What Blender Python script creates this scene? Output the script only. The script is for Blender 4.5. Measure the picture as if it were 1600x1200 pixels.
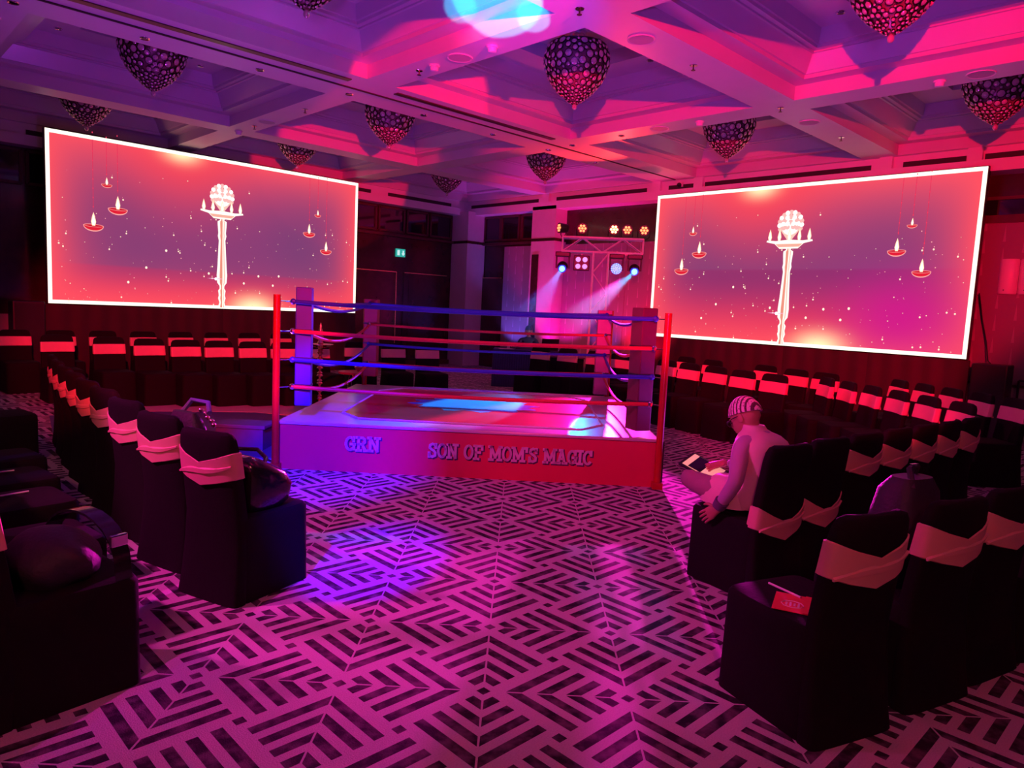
import bpy, bmesh, math, random
from mathutils import Vector, Matrix
R_ = random.Random(7)
for o in list(bpy.data.objects): bpy.data.objects.remove(o)
SC = bpy.context.scene
COL = SC.collection
rad = math.radians

# ------------------------------------------------------------------ camera, world, exposure, lights
cam_d = bpy.data.cameras.new('camera'); cam = bpy.data.objects.new('camera', cam_d); COL.objects.link(cam); SC.camera = cam
cam_d.sensor_width = 36; cam_d.lens = 36 * 1120 / 1600; cam_d.clip_start = .05
CAM_H = 1.65
def cam_matrix(yaw, pitch, roll):
    cy, sy = math.cos(yaw), math.sin(yaw)
    M = Matrix(((sy, -cy, 0), (0, 0, -1), (cy, sy, 0)))
    cp, sp = math.cos(pitch), math.sin(pitch)
    P = Matrix(((1, 0, 0), (0, cp, -sp), (0, sp, cp)))
    cr, sr = math.cos(roll), math.sin(roll)
    Q = Matrix(((cr, -sr, 0), (sr, cr, 0), (0, 0, 1)))
    return Q @ P @ M
_R = cam_matrix(rad(45.5), rad(6.15), rad(2.75))
m4 = Matrix((_R[0], -_R[1], -_R[2])).transposed().to_4x4()
m4.translation = (0, 0, CAM_H)
cam.matrix_world = m4

SC.view_settings.view_transform = 'Standard'; SC.view_settings.look = 'None'
SC.view_settings.exposure = 0.0; SC.view_settings.gamma = 1.0; SC.view_settings.use_curve_mapping = False

w = bpy.data.worlds.new('world'); SC.world = w; w.use_nodes = True
bg = w.node_tree.nodes['Background']; bg.inputs[0].default_value = (.42, .07, .30, 1); bg.inputs[1].default_value = .045

def spot(name, loc, target, color, power, size_deg, blend=.15, radius=.05):
    d = bpy.data.lights.new(name, 'SPOT'); d.color = color; d.energy = power
    d.spot_size = rad(size_deg); d.spot_blend = blend; d.shadow_soft_size = radius
    o = bpy.data.objects.new(name, d); COL.objects.link(o)
    o.location = loc
    o.rotation_euler = (Vector(target) - Vector(loc)).to_track_quat('-Z', 'Y').to_euler()
    return o
# bodiless spots: inferred second lighting stand near the camera, plus added fills
spot('red_wash_spot', (-2.4, -1.4, 3.3), (10.3, 5.2, 4.5), (1, .0, .03), 9000, 38, .25, .05)
spot('red_wash_spot', (2.0, -2.0, 3.3), (7.6, 12.2, 4.40), (1, .0, .03), 9500, 12, .12, .05)
spot('red_chair_spot', (-.6, -1.2, 3.5), (4.1, 11.3, .9), (1, .0, .04), 7500, 22, .4, .05)
spot('red_chair_spot', (-1.2, -.6, 3.5), (9.6, 4.1, .8), (1, .0, .05), 5200, 19, .3, .05)
spot('red_skirt_fill_spot', (-.8, -1.2, 3.4), (5.4, 4.3, .25), (1, .0, .03), 620, 18, .6, .05)  # unseen lamp added to redden one end of the ring skirt
spot('fill_wash_spot', (-1.8, -1.8, 3.6), (3.4, 3.4, .4), (1, .18, .22), 260, 95, .7, .3)  # unseen broad fill added to lift the sashes from the front
spot('peach_fill_spot', (-1.6, 1.2, 3.4), (1.5, 6.6, .8), (1, .24, .20), 330, 36, .5, .1)  # unseen lamp added to warm the sashes of the leather-bag row
spot('magenta_wash_spot', (-1.5, 5.5, 3.7), (3.9, 3.4, .0), (1, .03, .48), 1050, 48, .5, .08)
spot('blue_head_spot', (.2, 2.2, 3.2), (3.5, 6.0, .25), (.03, .0, 1), 7000, 23, 1.0, .05)
spot('blue_head_spot', (-.6, 1.2, 3.2), (2.5, 3.75, .0), (.03, .0, 1), 4200, 12, .7, .05)
spot('cyan_gobo_spot', (2.4, 2.6, 2.2), (4.60, 5.10, 4.4), (.0, .60, 1), 2200, 12, .12, .02)
spot('cyan_gobo_spot', (2.4, 2.6, 2.2), (5.08, 5.12, 4.4), (.0, .60, 1), 1500, 4.5, .2, .02)
spot('cyan_gobo_spot', (2.4, 2.6, 2.2), (4.62, 5.62, 4.4), (.0, .62, 1), 1500, 4, .2, .02)
spot('blue_gobo_spot', (2.4, 2.6, 2.2), (4.9, 5.0, 4.4), (.03, .04, 1), 620, 24, .7, .05)
spot('violet_fill_spot', (2.9, 7.3, .4), (4.2, 7.4, 4.4), (.46, .05, 1), 190, 150, .6, .2)  # unseen uplights added to tint the ceiling soffits violet from below
spot('violet_fill_spot', (6.6, 3.2, .4), (6.0, 4.0, 4.4), (.52, .05, 1), 130, 150, .6, .2)
spot('violet_fill_spot', (-1.6, -1.6, 1.4), (4.2, 4.2, 4.6), (.44, .06, 1), 760, 60, .6, .2)

# ------------------------------------------------------------------ materials
def mat(name, col, rough=.6, metal=0., noise=0., nscale=8., emit=None, estr=0., spec=None, bump=0., coat=0., bscale=60.):
    m = bpy.data.materials.new(name); m.use_nodes = True
    nt = m.node_tree; b = nt.nodes['Principled BSDF']
    b.inputs['Base Color'].default_value = (*col, 1); b.inputs['Roughness'].default_value = rough
    b.inputs['Metallic'].default_value = metal
    if spec is not None: b.inputs['Specular IOR Level'].default_value = spec
    if coat: b.inputs['Coat Weight'].default_value = coat; b.inputs['Coat Roughness'].default_value = .08
    tc = nt.nodes.new('ShaderNodeTexCoord')
    nz = nt.nodes.new('ShaderNodeTexNoise'); nz.inputs['Scale'].default_value = nscale; nz.inputs['Detail'].default_value = 3
    nt.links.new(tc.outputs['Object'], nz.inputs['Vector'])
    mx = nt.nodes.new('ShaderNodeMixRGB'); mx.blend_type = 'MULTIPLY'; mx.inputs[0].default_value = noise
    mx.inputs[1].default_value = (*col, 1)
    nt.links.new(nz.outputs['Fac'], mx.inputs[2]); nt.links.new(mx.outputs[0], b.inputs['Base Color'])
    if bump:
        n2 = nt.nodes.new('ShaderNodeTexNoise'); n2.inputs['Scale'].default_value = bscale
        nt.links.new(tc.outputs['Object'], n2.inputs['Vector'])
        bp = nt.nodes.new('ShaderNodeBump'); bp.inputs['Strength'].default_value = bump; bp.inputs['Distance'].default_value = .01
        nt.links.new(n2.outputs['Fac'], bp.inputs['Height']); nt.links.new(bp.outputs[0], b.inputs['Normal'])
    if emit: b.inputs['Emission Color'].default_value = (*emit, 1); b.inputs['Emission Strength'].default_value = estr
    return m
M = {}
M['paint'] = mat('ceiling_paint', (.74, .71, .72), .45, noise=.1, nscale=3)
M['paint_gloss'] = mat('coffer_satin_paint', (.62, .58, .60), .28, noise=.1, nscale=3)
M['groove'] = mat('dark_slot', (.03, .02, .02), .7)
M['wood'] = mat('dark_wood', (.055, .022, .02), .22, noise=.6, nscale=5, coat=.3)
M['woodrail'] = mat('dark_wood_rail', (.09, .03, .03), .35, noise=.5, nscale=9)
M['glass'] = mat('dark_glass', (.012, .01, .014), .05, spec=.8)
M['brass'] = mat('brass_strip', (.85, .62, .30), .25, 1.0)
M['column'] = mat('column_plaster', (.62, .55, .55), .6, noise=.15)
M['wainscot'] = mat('pale_wainscot', (.5, .44, .42), .5, noise=.15)
M['cover'] = mat('black_chair_cover', (.008, .005, .008), .85, spec=.2, noise=.3, nscale=20, bump=.15)
M['sash'] = mat('peach_satin_sash', (.80, .40, .36), .5, noise=.12, nscale=14)
M['redvinyl'] = mat('red_vinyl', (.58, .012, .09), .38, noise=.1, nscale=3)
M['canvas'] = mat('ring_canvas', (.55, .50, .55), .22, noise=.15, nscale=4)
M['canvasred'] = mat('ring_canvas_red', (.70, .03, .04), .22, noise=.15, nscale=4)
M['canvaspale'] = mat('ring_canvas_line', (.75, .72, .75), .3, noise=.1)
M['emblem'] = mat('cyan_pool_canvas', (.10, .45, .70), .3, noise=.5, nscale=5)  # cyan light pool on the canvas put into the base colour
M['redmetal'] = mat('red_painted_steel', (.42, .012, .012), .3, noise=.2, nscale=20)
M['padblue'] = mat('blue_pad', (.05, .04, .42), .45, noise=.25, nscale=12)
M['paddark'] = mat('maroon_pad', (.13, .02, .05), .5, noise=.25, nscale=12)
M['padred'] = mat('red_pad', (.42, .03, .08), .5, noise=.2, nscale=12)
M['padpale'] = mat('pale_pad', (.45, .12, .30), .5, noise=.2, nscale=12)
M['ropeblue'] = mat('blue_rope', (.03, .05, .55), .45, noise=.2, nscale=30)
M['ropered'] = mat('red_rope', (.70, .03, .05), .45, noise=.2, nscale=30)
M['lettershadow'] = mat('letter_outline', (.06, .02, .10), .5)
M['letter'] = mat('pale_letter', (.62, .50, .66), .45, noise=.1)
M['matblue'] = mat('blue_grey_mat', (.06, .06, .24), .7, noise=.3, nscale=10)
M['matpale'] = mat('pale_mat', (.55, .45, .48), .7, noise=.2, nscale=8)
M['black'] = mat('black_plastic', (.015, .014, .016), .4, noise=.2)
M['grille'] = mat('speaker_grille', (.02, .02, .022), .6, bump=.6, bscale=220)
M['steel'] = mat('truss_aluminium', (.85, .83, .85), .35, .15, noise=.15, nscale=20)
M['leather'] = mat('glossy_black_leather', (.012, .010, .014), .18, noise=.2, bump=.25, bscale=14, coat=.4)
M['fabric_dark'] = mat('dark_bag_fabric', (.03, .02, .04), .6, noise=.3, bump=.3)
M['chrome'] = mat('chrome', (.75, .72, .74), .12, 1.0)
M['bronze'] = mat('dark_bronze', (.10, .06, .06), .3, .9, noise=.2)
M['shade'] = mat('chandelier_inner_shade', (.34, .14, .17), .3, .2, noise=.4, nscale=30)
M['crystal'] = mat('smoky_crystal', (.90, .68, .70), .06, .45, noise=.3, nscale=16, coat=.6)
M['skin'] = mat('skin', (.42, .20, .14), .55, noise=.12, nscale=12)
M['vest'] = mat('cream_vest', (.72, .52, .50), .75, noise=.12, nscale=16, bump=.1)
M['shirt'] = mat('lilac_shirt', (.42, .30, .46), .7, noise=.18, nscale=14, bump=.12)
M['cuff'] = mat('dark_cuff', (.12, .09, .17), .7, noise=.2)
M['trouser'] = mat('grey_trousers', (.30, .20, .24), .75, noise=.2, nscale=14, bump=.12)
M['hair'] = mat('black_hair', (.012, .010, .010), .5)
M['darkshirt'] = mat('navy_shirt', (.02, .02, .07), .7, noise=.2)
M['paper_red'] = mat('red_leaflet', (.75, .03, .05), .5)
M['white'] = mat('white_plastic', (.75, .72, .72), .4)
M['print'] = mat('pale_print', (.8, .6, .65), .5)
M['navycloth'] = mat('navy_table_cloth', (.03, .035, .16), .7, noise=.3, nscale=8)
M['brassdull'] = mat('polished_brass', (.80, .45, .38), .22, 1.0, noise=.15)
M['speakerface'] = mat('ceiling_speaker_mesh', (.55, .5, .52), .6, bump=.5, bscale=300)
M['lamp_red'] = mat('lit_red_led', (.8, .1, .05), .4, emit=(1, .22, .08), estr=3.2)
M['lamp_redhot'] = mat('lit_red_led_bright', (.8, .1, .05), .4, emit=(1, .30, .12), estr=9)
M['lamp_blue'] = mat('lit_blue_lens', (.1, .3, .8), .3, emit=(.12, .55, 1), estr=4)
M['lamp_cell'] = mat('lit_pale_cell', (.5, .4, .8), .4, emit=(.50, .40, 1), estr=.9)
M['lamp_bee'] = mat('lit_white_cell', (.5, .8, .9), .4, emit=(.45, .85, .95), estr=1.3)
M['lamp_rim'] = mat('lit_blue_rim', (.05, .03, .6), .4, emit=(.03, .03, 1), estr=.8)
M['exit'] = mat('exit_sign_green', (.02, .35, .28), .4, emit=(.03, .55, .45), estr=.7)
M['exitwhite'] = mat('exit_sign_white', (.7, .9, .9), .4, emit=(.6, .95, .9), estr=.9)
M['tabletscreen'] = mat('tablet_screen', (.6, .4, .3), .3, emit=(.9, .45, .36), estr=.55)
M['laptopscreen'] = mat('laptop_screen_fill', (.6, .6, .7), .3, emit=(.75, .65, .8), estr=14)  # screen glow added and raised to light the operator's face
M['cupwhite'] = mat('glass_tumbler', (.6, .5, .55), .08, spec=.9)

def vcol_emit(name, strength=1.0):
    m = bpy.data.materials.new(name); m.use_nodes = True; nt = m.node_tree
    b = nt.nodes['Principled BSDF']; b.inputs['Base Color'].default_value = (.01, .01, .01, 1); b.inputs['Roughness'].default_value = .5
    a = nt.nodes.new('ShaderNodeAttribute'); a.attribute_name = 'Col'
    nt.links.new(a.outputs['Color'], b.inputs['Emission Color']); b.inputs['Emission Strength'].default_value = strength
    return m
M['led'] = vcol_emit('led_picture', 1.0)

def carpet_material():
    m = bpy.data.materials.new('patterned_carpet'); m.use_nodes = True; nt = m.node_tree
    N = nt.nodes; L = nt.links; b = N['Principled BSDF']
    def math_(op, a, bb=None, c=None):
        n = N.new('ShaderNodeMath'); n.operation = op
        for i, v in enumerate((a, bb, c)):
            if v is None: continue
            if isinstance(v, (int, float)): n.inputs[i].default_value = v
            else: L.new(v, n.inputs[i])
        return n.outputs[0]
    tc = N.new('ShaderNodeTexCoord'); sp = N.new('ShaderNodeSeparateXYZ'); L.new(tc.outputs['Object'], sp.inputs[0])
    s = .44
    ax = math_('DIVIDE', math_('SUBTRACT', sp.outputs[0], 2.01 - 20 * s), s)
    ay = math_('DIVIDE', math_('SUBTRACT', sp.outputs[1], 2.13 - 20 * s), s)
    ix = math_('MODULO', math_('FLOOR', ax), 2.0); iy = math_('MODULO', math_('FLOOR', ay), 2.0)
    fx = math_('FRACT', ax); fy = math_('FRACT', ay)
    # flip u when iy is odd, v when ix is odd
    u = math_('ADD', math_('MULTIPLY', fx, math_('SUBTRACT', 1.0, math_('MULTIPLY', iy, 2.0))), iy)
    v = math_('ADD', math_('MULTIPLY', fy, math_('SUBTRACT', 1.0, math_('MULTIPLY', ix, 2.0))), ix)
    mx = math_('MAXIMUM', u, v); mn = math_('MINIMUM', u, v)
    def band(x, lo, hi): return math_('MULTIPLY', math_('GREATER_THAN', x, lo), math_('LESS_THAN', x, hi))
    tot = None
    for lo, hi in ((.13, .24), (.33, .435), (.535, .64), (.74, .85)):
        bd = band(mx, lo, hi); tot = bd if tot is None else math_('ADD', tot, bd)
    diag = math_('ABSOLUTE', math_('SUBTRACT', u, v))
    tot = math_('MULTIPLY', tot, math_('GREATER_THAN', diag, .014))
    sq = math_('MAXIMUM', math_('LESS_THAN', mx, .05), math_('GREATER_THAN', mn, .95))
    # little squares at the odd corners too
    cu = math_('MAXIMUM', u, math_('SUBTRACT', 1.0, v)); cv = math_('MAXIMUM', math_('SUBTRACT', 1.0, u), v)
    sq2 = math_('LESS_THAN', math_('MINIMUM', cu, cv), .05)
    dark = math_('MAXIMUM', math_('MAXIMUM', tot, sq), sq2)
    nz = N.new('ShaderNodeTexNoise'); nz.inputs['Scale'].default_value = 13; nz.inputs['Detail'].default_value = 5
    L.new(tc.outputs['Object'], nz.inputs['Vector'])
    fine = N.new('ShaderNodeTexNoise'); fine.inputs['Scale'].default_value = 160; fine.inputs['Detail'].default_value = 2
    L.new(tc.outputs['Object'], fine.inputs['Vector'])
    rd = N.new('ShaderNodeValToRGB'); rd.color_ramp.elements[0].position = .42; rd.color_ramp.elements[1].position = .72
    rd.color_ramp.elements[0].color = (.020, .016, .024, 1); rd.color_ramp.elements[1].color = (.15, .11, .14, 1)
    L.new(nz.outputs['Fac'], rd.inputs[0])
    rl = N.new('ShaderNodeValToRGB'); rl.color_ramp.elements[0].color = (.36, .33, .34, 1); rl.color_ramp.elements[1].color = (.62, .58, .58, 1)
    L.new(fine.outputs['Fac'], rl.inputs[0])
    mix = N.new('ShaderNodeMixRGB'); L.new(dark, mix.inputs[0]); L.new(rl.outputs[0], mix.inputs[1]); L.new(rd.outputs[0], mix.inputs[2])
    L.new(mix.outputs[0], b.inputs['Base Color']); b.inputs['Roughness'].default_value = .9
    b.inputs['Specular IOR Level'].default_value = .15
    bp = N.new('ShaderNodeBump'); bp.inputs['Strength'].default_value = .35; bp.inputs['Distance'].default_value = .006
    L.new(fine.outputs['Fac'], bp.inputs['Height']); L.new(bp.outputs[0], b.inputs['Normal'])
    return m
M['carpet'] = carpet_material()

def wallpaper_material():
    m = bpy.data.materials.new('teardrop_wallpaper'); m.use_nodes = True; nt = m.node_tree; N = nt.nodes; L = nt.links
    b = N['Principled BSDF']; tc = N.new('ShaderNodeTexCoord'); sp = N.new('ShaderNodeSeparateXYZ'); L.new(tc.outputs['Object'], sp.inputs[0])
    def mt(op, a, bb=None):
        n = N.new('ShaderNodeMath'); n.operation = op
        for i, v in enumerate((a, bb)):
            if v is None: continue
            if isinstance(v, (int, float)): n.inputs[i].default_value = v
            else: L.new(v, n.inputs[i])
        return n.outputs[0]
    a = mt('DIVIDE', mt('ADD', sp.outputs[1], 40), .26); row = mt('FLOOR', a)
    z = mt('ADD', mt('DIVIDE', mt('ADD', sp.outputs[2], 10), .34), mt('MULTIPLY', mt('MODULO', row, 2.0), .5))
    fx = mt('SUBTRACT', mt('FRACT', a), .5); fz = mt('FRACT', z)
    wid = mt('MULTIPLY', mt('SUBTRACT', 1.0, fz), .10)
    drop = mt('MULTIPLY', mt('LESS_THAN', mt('ABSOLUTE', fx), wid), mt('GREATER_THAN', fz, .22))
    mix = N.new('ShaderNodeMixRGB'); L.new(drop, mix.inputs[0]); mix.inputs[1].default_value = (.24, .19, .21, 1); mix.inputs[2].default_value = (.36, .30, .33, 1)
    L.new(mix.outputs[0], b.inputs['Base Color']); b.inputs['Roughness'].default_value = .45
    return m
M['wallpaper'] = wallpaper_material()

def cap_material():
    m = bpy.data.materials.new('striped_patterned_cap'); m.use_nodes = True; nt = m.node_tree; N = nt.nodes; L = nt.links
    b = N['Principled BSDF']; tc = N.new('ShaderNodeTexCoord')
    mp = N.new('ShaderNodeMapping'); mp.inputs['Rotation'].default_value = (.5, .3, .2); L.new(tc.outputs['Object'], mp.inputs[0])
    wv = N.new('ShaderNodeTexWave'); wv.inputs['Scale'].default_value = 13; wv.bands_direction = 'Y'; wv.inputs['Distortion'].default_value = .4
    L.new(mp.outputs[0], wv.inputs[0])
    ck = N.new('ShaderNodeTexVoronoi'); ck.inputs['Scale'].default_value = 70; L.new(mp.outputs[0], ck.inputs[0])
    r = N.new('ShaderNodeValToRGB'); r.color_ramp.interpolation = 'CONSTANT'
    r.color_ramp.elements[0].color = (.10, .03, .05, 1); r.color_ramp.elements[1].position = .35; r.color_ramp.elements[1].color = (.72, .56, .58, 1)
    L.new(wv.outputs['Fac'], r.inputs[0])
    r2 = N.new('ShaderNodeValToRGB'); r2.color_ramp.interpolation = 'CONSTANT'; r2.color_ramp.elements[0].color = (.3, .2, .22, 1); r2.color_ramp.elements[1].position = .30; r2.color_ramp.elements[1].color = (1, 1, 1, 1)
    L.new(ck.outputs['Distance'], r2.inputs[0])
    mx = N.new('ShaderNodeMixRGB'); mx.blend_type = 'MULTIPLY'; mx.inputs[0].default_value = .8
    L.new(r.outputs[0], mx.inputs[1]); L.new(r2.outputs[0], mx.inputs[2]); L.new(mx.outputs[0], b.inputs['Base Color']); b.inputs['Roughness'].default_value = .8
    return m
M['cap'] = cap_material()

# ------------------------------------------------------------------ mesh helpers
class MB:
    def __init__(s): s.v = []; s.f = []; s.c = []; s.mi = []; s.cur = 0
    def add(s, vs, fs, col=None, mi=None):
        o = len(s.v); s.v += [tuple(p) for p in vs]; s.f += [tuple(i + o for i in f) for f in fs]
        s.c += [col or (0, 0, 0)] * len(vs); s.mi += [s.cur if mi is None else mi] * len(fs); return s
    def box(s, c, d, rz=0., bev=0.):
        x, y, z = d[0] / 2, d[1] / 2, d[2] / 2
        if bev <= 0:
            vs = [(-x, -y, -z), (x, -y, -z), (x, y, -z), (-x, y, -z), (-x, -y, z), (x, -y, z), (x, y, z), (-x, y, z)]
            fs = [(0, 3, 2, 1), (4, 5, 6, 7), (0, 1, 5, 4), (1, 2, 6, 5), (2, 3, 7, 6), (3, 0, 4, 7)]
        else:
            bm = bmesh.new(); bmesh.ops.create_cube(bm, size=1, matrix=Matrix.Diagonal((d[0], d[1], d[2], 1)))
            bmesh.ops.bevel(bm, geom=bm.edges[:], offset=bev, segments=2, affect='EDGES', profile=.6)
            bm.verts.index_update(); vs = [tuple(p.co) for p in bm.verts]; fs = [tuple(p.index for p in f.verts) for f in bm.faces]; bm.free()
        ca, sa = math.cos(rz), math.sin(rz)
        return s.add([(c[0] + ca * p[0] - sa * p[1], c[1] + sa * p[0] + ca * p[1], c[2] + p[2]) for p in vs], fs)
    def rings(s, rs, cap=True, closed=True):
        n = len(rs[0]); vs = [p for r in rs for p in r]; fs = []
        for k in range(len(rs) - 1):
            for i in range(n if closed else n - 1):
                j = (i + 1) % n; fs.append((k * n + i, k * n + j, (k + 1) * n + j, (k + 1) * n + i))
        if cap:
            fs.append(tuple(range(n - 1, -1, -1))); b = (len(rs) - 1) * n; fs.append(tuple(range(b, b + n)))
        return s.add(vs, fs)
    def tube(s, path, r, n=8, cap=True):
        P = [Vector(p) for p in path]; rs = []
        up = Vector((0, 0, 1))
        for i, p in enumerate(P):
            t = (P[min(i + 1, len(P) - 1)] - P[max(i - 1, 0)]).normalized()
            a = t.cross(up)
            if a.length < 1e-3: a = t.cross(Vector((1, 0, 0)))
            a.normalize(); b_ = a.cross(t)
            rr = r[i] if isinstance(r, (list, tuple)) else r
            rs.append([tuple(p + a * rr * math.cos(2 * math.pi * k / n) + b_ * rr * math.sin(2 * math.pi * k / n)) for k in range(n)])
        return s.rings(rs, cap)
    def lathe(s, prof, c=(0, 0, 0), n=20):
        return s.rings([[(c[0] + max(r, 1e-4) * math.cos(2 * math.pi * k / n), c[1] + max(r, 1e-4) * math.sin(2 * math.pi * k / n), c[2] + z) for k in range(n)] for r, z in prof])
    def ell(s, c, r, n=14, m=9, f=None):
        rs = []
        for j in range(m + 1):
            t = -math.pi / 2 + math.pi * j / m; ring = []
            for k in range(n):
                a = 2 * math.pi * k / n
                d = Vector((math.cos(t) * math.cos(a), math.cos(t) * math.sin(a), math.sin(t)))
                if abs(math.cos(t)) < 1e-4: d = Vector((1e-4 * math.cos(a), 1e-4 * math.sin(a), math.sin(t)))
                p = Vector((d.x * r[0], d.y * r[1], d.z * r[2]))
                if f: p = f(p, d)
                ring.append((c[0] + p.x, c[1] + p.y, c[2] + p.z))
            rs.append(ring)
        return s.rings(rs)
    def prism(s, poly, axis_o, ux, uy, th):
        ux, uy, o = Vector(ux), Vector(uy), Vector(axis_o); nn = ux.cross(uy).normalized() * th; n = len(poly)
        vs = [o + ux * a + uy * b for a, b in poly]; vs += [p + nn for p in vs]
        fs = [tuple(range(n - 1, -1, -1)), tuple(range(n, 2 * n))] + [(i, (i + 1) % n, n + (i + 1) % n, n + i) for i in range(n)]
        return s.add(vs, fs)
    def xf(s, M_):
        s.v = [tuple(M_ @ Vector(p)) for p in s.v]; return s
def obj(name, mb, m, parent=None, smooth=False, loc=None, rz=0.):
    me = bpy.data.meshes.new(name); me.from_pydata(mb.v, [], mb.f); me.validate(); me.update()
    for x in (m if isinstance(m, (list, tuple)) else [m]): me.materials.append(M[x] if isinstance(x, str) else x)
    if isinstance(m, (list, tuple)) and len(mb.mi) == len(me.polygons): me.polygons.foreach_set('material_index', mb.mi)
    if any(c != (0, 0, 0) for c in mb.c):
        at = me.color_attributes.new('Col', 'FLOAT_COLOR', 'POINT')
        for i, c in enumerate(mb.c): at.data[i].color = (*c, 1)
    bm = bmesh.new(); bm.from_mesh(me); bmesh.ops.recalc_face_normals(bm, faces=bm.faces[:]); bm.to_mesh(me); bm.free()
    if smooth:
        me.shade_smooth()
        try: me.set_sharp_from_angle(angle=rad(42))
        except Exception: pass
    o = bpy.data.objects.new(name, me); COL.objects.link(o)
    if parent: o.parent = parent
    if loc: o.location = loc
    o.rotation_euler.z = rz
    return o
def tag(o, label=None, cat=None, group=None, kind=None):
    if label: o['label'] = label
    if cat: o['category'] = cat
    if group: o['group'] = group
    if kind: o['kind'] = kind
    return o
def thing(name, label, cat, loc=(0, 0, 0), rz=0., group=None):
    o = bpy.data.objects.new(name, None); COL.objects.link(o); o.location = loc; o.rotation_euler.z = rz; o.empty_display_size = .1
    return tag(o, label, cat, group)
def struct(name, mb, m, parent=None, smooth=False):
    o = obj(name, mb, m, parent, smooth)
    if not parent: o['kind'] = 'structure'
    return o
def copy_tree(o, parent=None):
    c = o.copy(); COL.objects.link(c); c.parent = parent
    for ch in list(o.children): copy_tree(ch, c)
    return c
def srgb(r, g, b): return tuple(((x / 255) / 12.92 if x / 255 <= .04045 else ((x / 255 + .055) / 1.055) ** 2.4) for x in (r, g, b))

# ------------------------------------------------------------------ setting
XR, YL = 13.2, 15.4
X0, Y0 = -3.0, -3.2
struct('floor', MB().add([(X0, Y0, 0), (XR, Y0, 0), (XR, YL, 0), (X0, YL, 0)], [(0, 1, 2, 3)]), 'carpet')
# coffered ceiling
ZS = 4.4
CX = [(-2.15, 1.25), (1.72, 5.12), (5.55, 8.98), (9.45, 12.8)]
CY = [(-2.6, .42), (.92, 4.32), (4.87, 8.06), (9.08, 12.2), (12.66, 15.08)]
cm = MB()
xs = sorted({X0, XR, *[a for c in CX for a in c]}); ys = sorted({Y0, YL, *[a for c in CY for a in c]})
def is_open(xa, ya): return any(a <= xa < b for a, b in CX) and any(a <= ya < b for a, b in CY)
for i in range(len(xs) - 1):
    for j in range(len(ys) - 1):
        if not is_open((xs[i] + xs[i + 1]) / 2, (ys[j] + ys[j + 1]) / 2):
            cm.add([(xs[i], ys[j], ZS), (xs[i + 1], ys[j], ZS), (xs[i + 1], ys[j + 1], ZS), (xs[i], ys[j + 1], ZS)], [(0, 1, 2, 3)])
ceil = struct('ceiling', cm, 'paint')
# the coffers: stepped profile, each its own piece under the ceiling
PROF = [(0, 0), (0, .17), (.20, .17), (.20, .215), (.23, .215), (.34, .40), (.37, .40), (.37, .42), (.43, .42), (.43, .455), (.46, .455), (.49, .62), (.98, .62), (.98, .80)]
def coffer(xa, xb, ya, yb):
    mb = MB(); rs = []
    for i, z in PROF:
        rs.append([(xa + i, ya + i, ZS + z), (xb - i, ya + i, ZS + z), (xb - i, yb - i, ZS + z), (xa + i, yb - i, ZS + z)])
    mb.rings(rs, cap=False)
    mb.add(rs[-1], [(0, 1, 2, 3)])
    return obj('coffer', mb, 'paint_gloss', ceil)
for a, b in CX:
    for c, d in CY: coffer(a, b, c, d)
# partition track slit in the wide beam and its shallow channel
mb = MB(); mb.box(((X0 + 12.8) / 2, 8.55, ZS - .002), (12.8 - X0, .035, .02)); obj('track_slit', mb, 'groove', ceil)
for k, (xa, xb) in enumerate(((1.9, 5.0), (5.7, 8.8))):
    mb = MB(); mb.box(((xa + xb) / 2, 8.27, ZS - .004), (xb - xa, .10, .016)); obj('air_slot', mb, 'woodrail', ceil)
# walls
struct('wall_left', MB().box(((X0 + XR) / 2, YL + .05, 2.2), (XR - X0, .1, 4.4)), 'wood')
struct('wall_right', MB().box((XR + .05, (Y0 + YL) / 2, 2.2), (.1, YL - Y0, 4.4)), 'wood')
# cornices with slots
for nm, ax in (('trim_1', 'x'), ('trim_2', 'y')):
    root = None
    mb = MB()
    if ax == 'x':
        mb.box(((X0 + XR) / 2, 15.24, 4.11), (XR - X0, .32, .18)); root = struct(nm, mb, 'paint')
        mb = MB(); mb.box(((X0 + XR) / 2, 15.27, 4.30), (XR - X0, .24, .2)); obj('frieze', mb, 'paint', root)
        for k in range(6):
            mb = MB(); mb.box((-1.2 + 2.5 * k, 15.145, 4.25), (2.0, .02, .085)); obj('air_slot', mb, 'groove', root)
    else:
        mb.box((13.0, (Y0 + YL) / 2, 4.11), (.4, YL - Y0, .18)); root = struct(nm, mb, 'paint')
        mb = MB(); mb.box((13.05, (Y0 + YL) / 2, 4.30), (.3, YL - Y0, .2)); obj('frieze', mb, 'paint', root)
        for (a, b) in ((-2.4, .6), (1.0, 3.1), (3.35, 4.25), (4.75, 7.9), (8.15, 8.75), (9.3, 11.9), (12.5, 15.0)):
            mb = MB(); mb.box((12.895, (a + b) / 2, 4.25), (.02, b - a, .10)); obj('air_slot', mb, 'groove', root)
        for y in (3.22, 4.5, 8.02, 9.02, 12.2):
            mb = MB(); mb.box((12.87, y, 4.28), (.1, .2, .26)); obj('bracket', mb, 'paint', root)
# columns
def column(n, x, y, dx, dy):
    c = struct(n, MB().box((x, y, 2.05), (dx, dy, 4.1)), 'column')
    obj('reveal_band', MB().box((x, y, 3.3), (dx + .012, dy + .012, .07)), 'wood', c)
    return c
column('trim_3', 12.87, 15.05, .62, .66)
c2 = column('trim_4', 13.0, 12.2, .4, .78)
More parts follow.
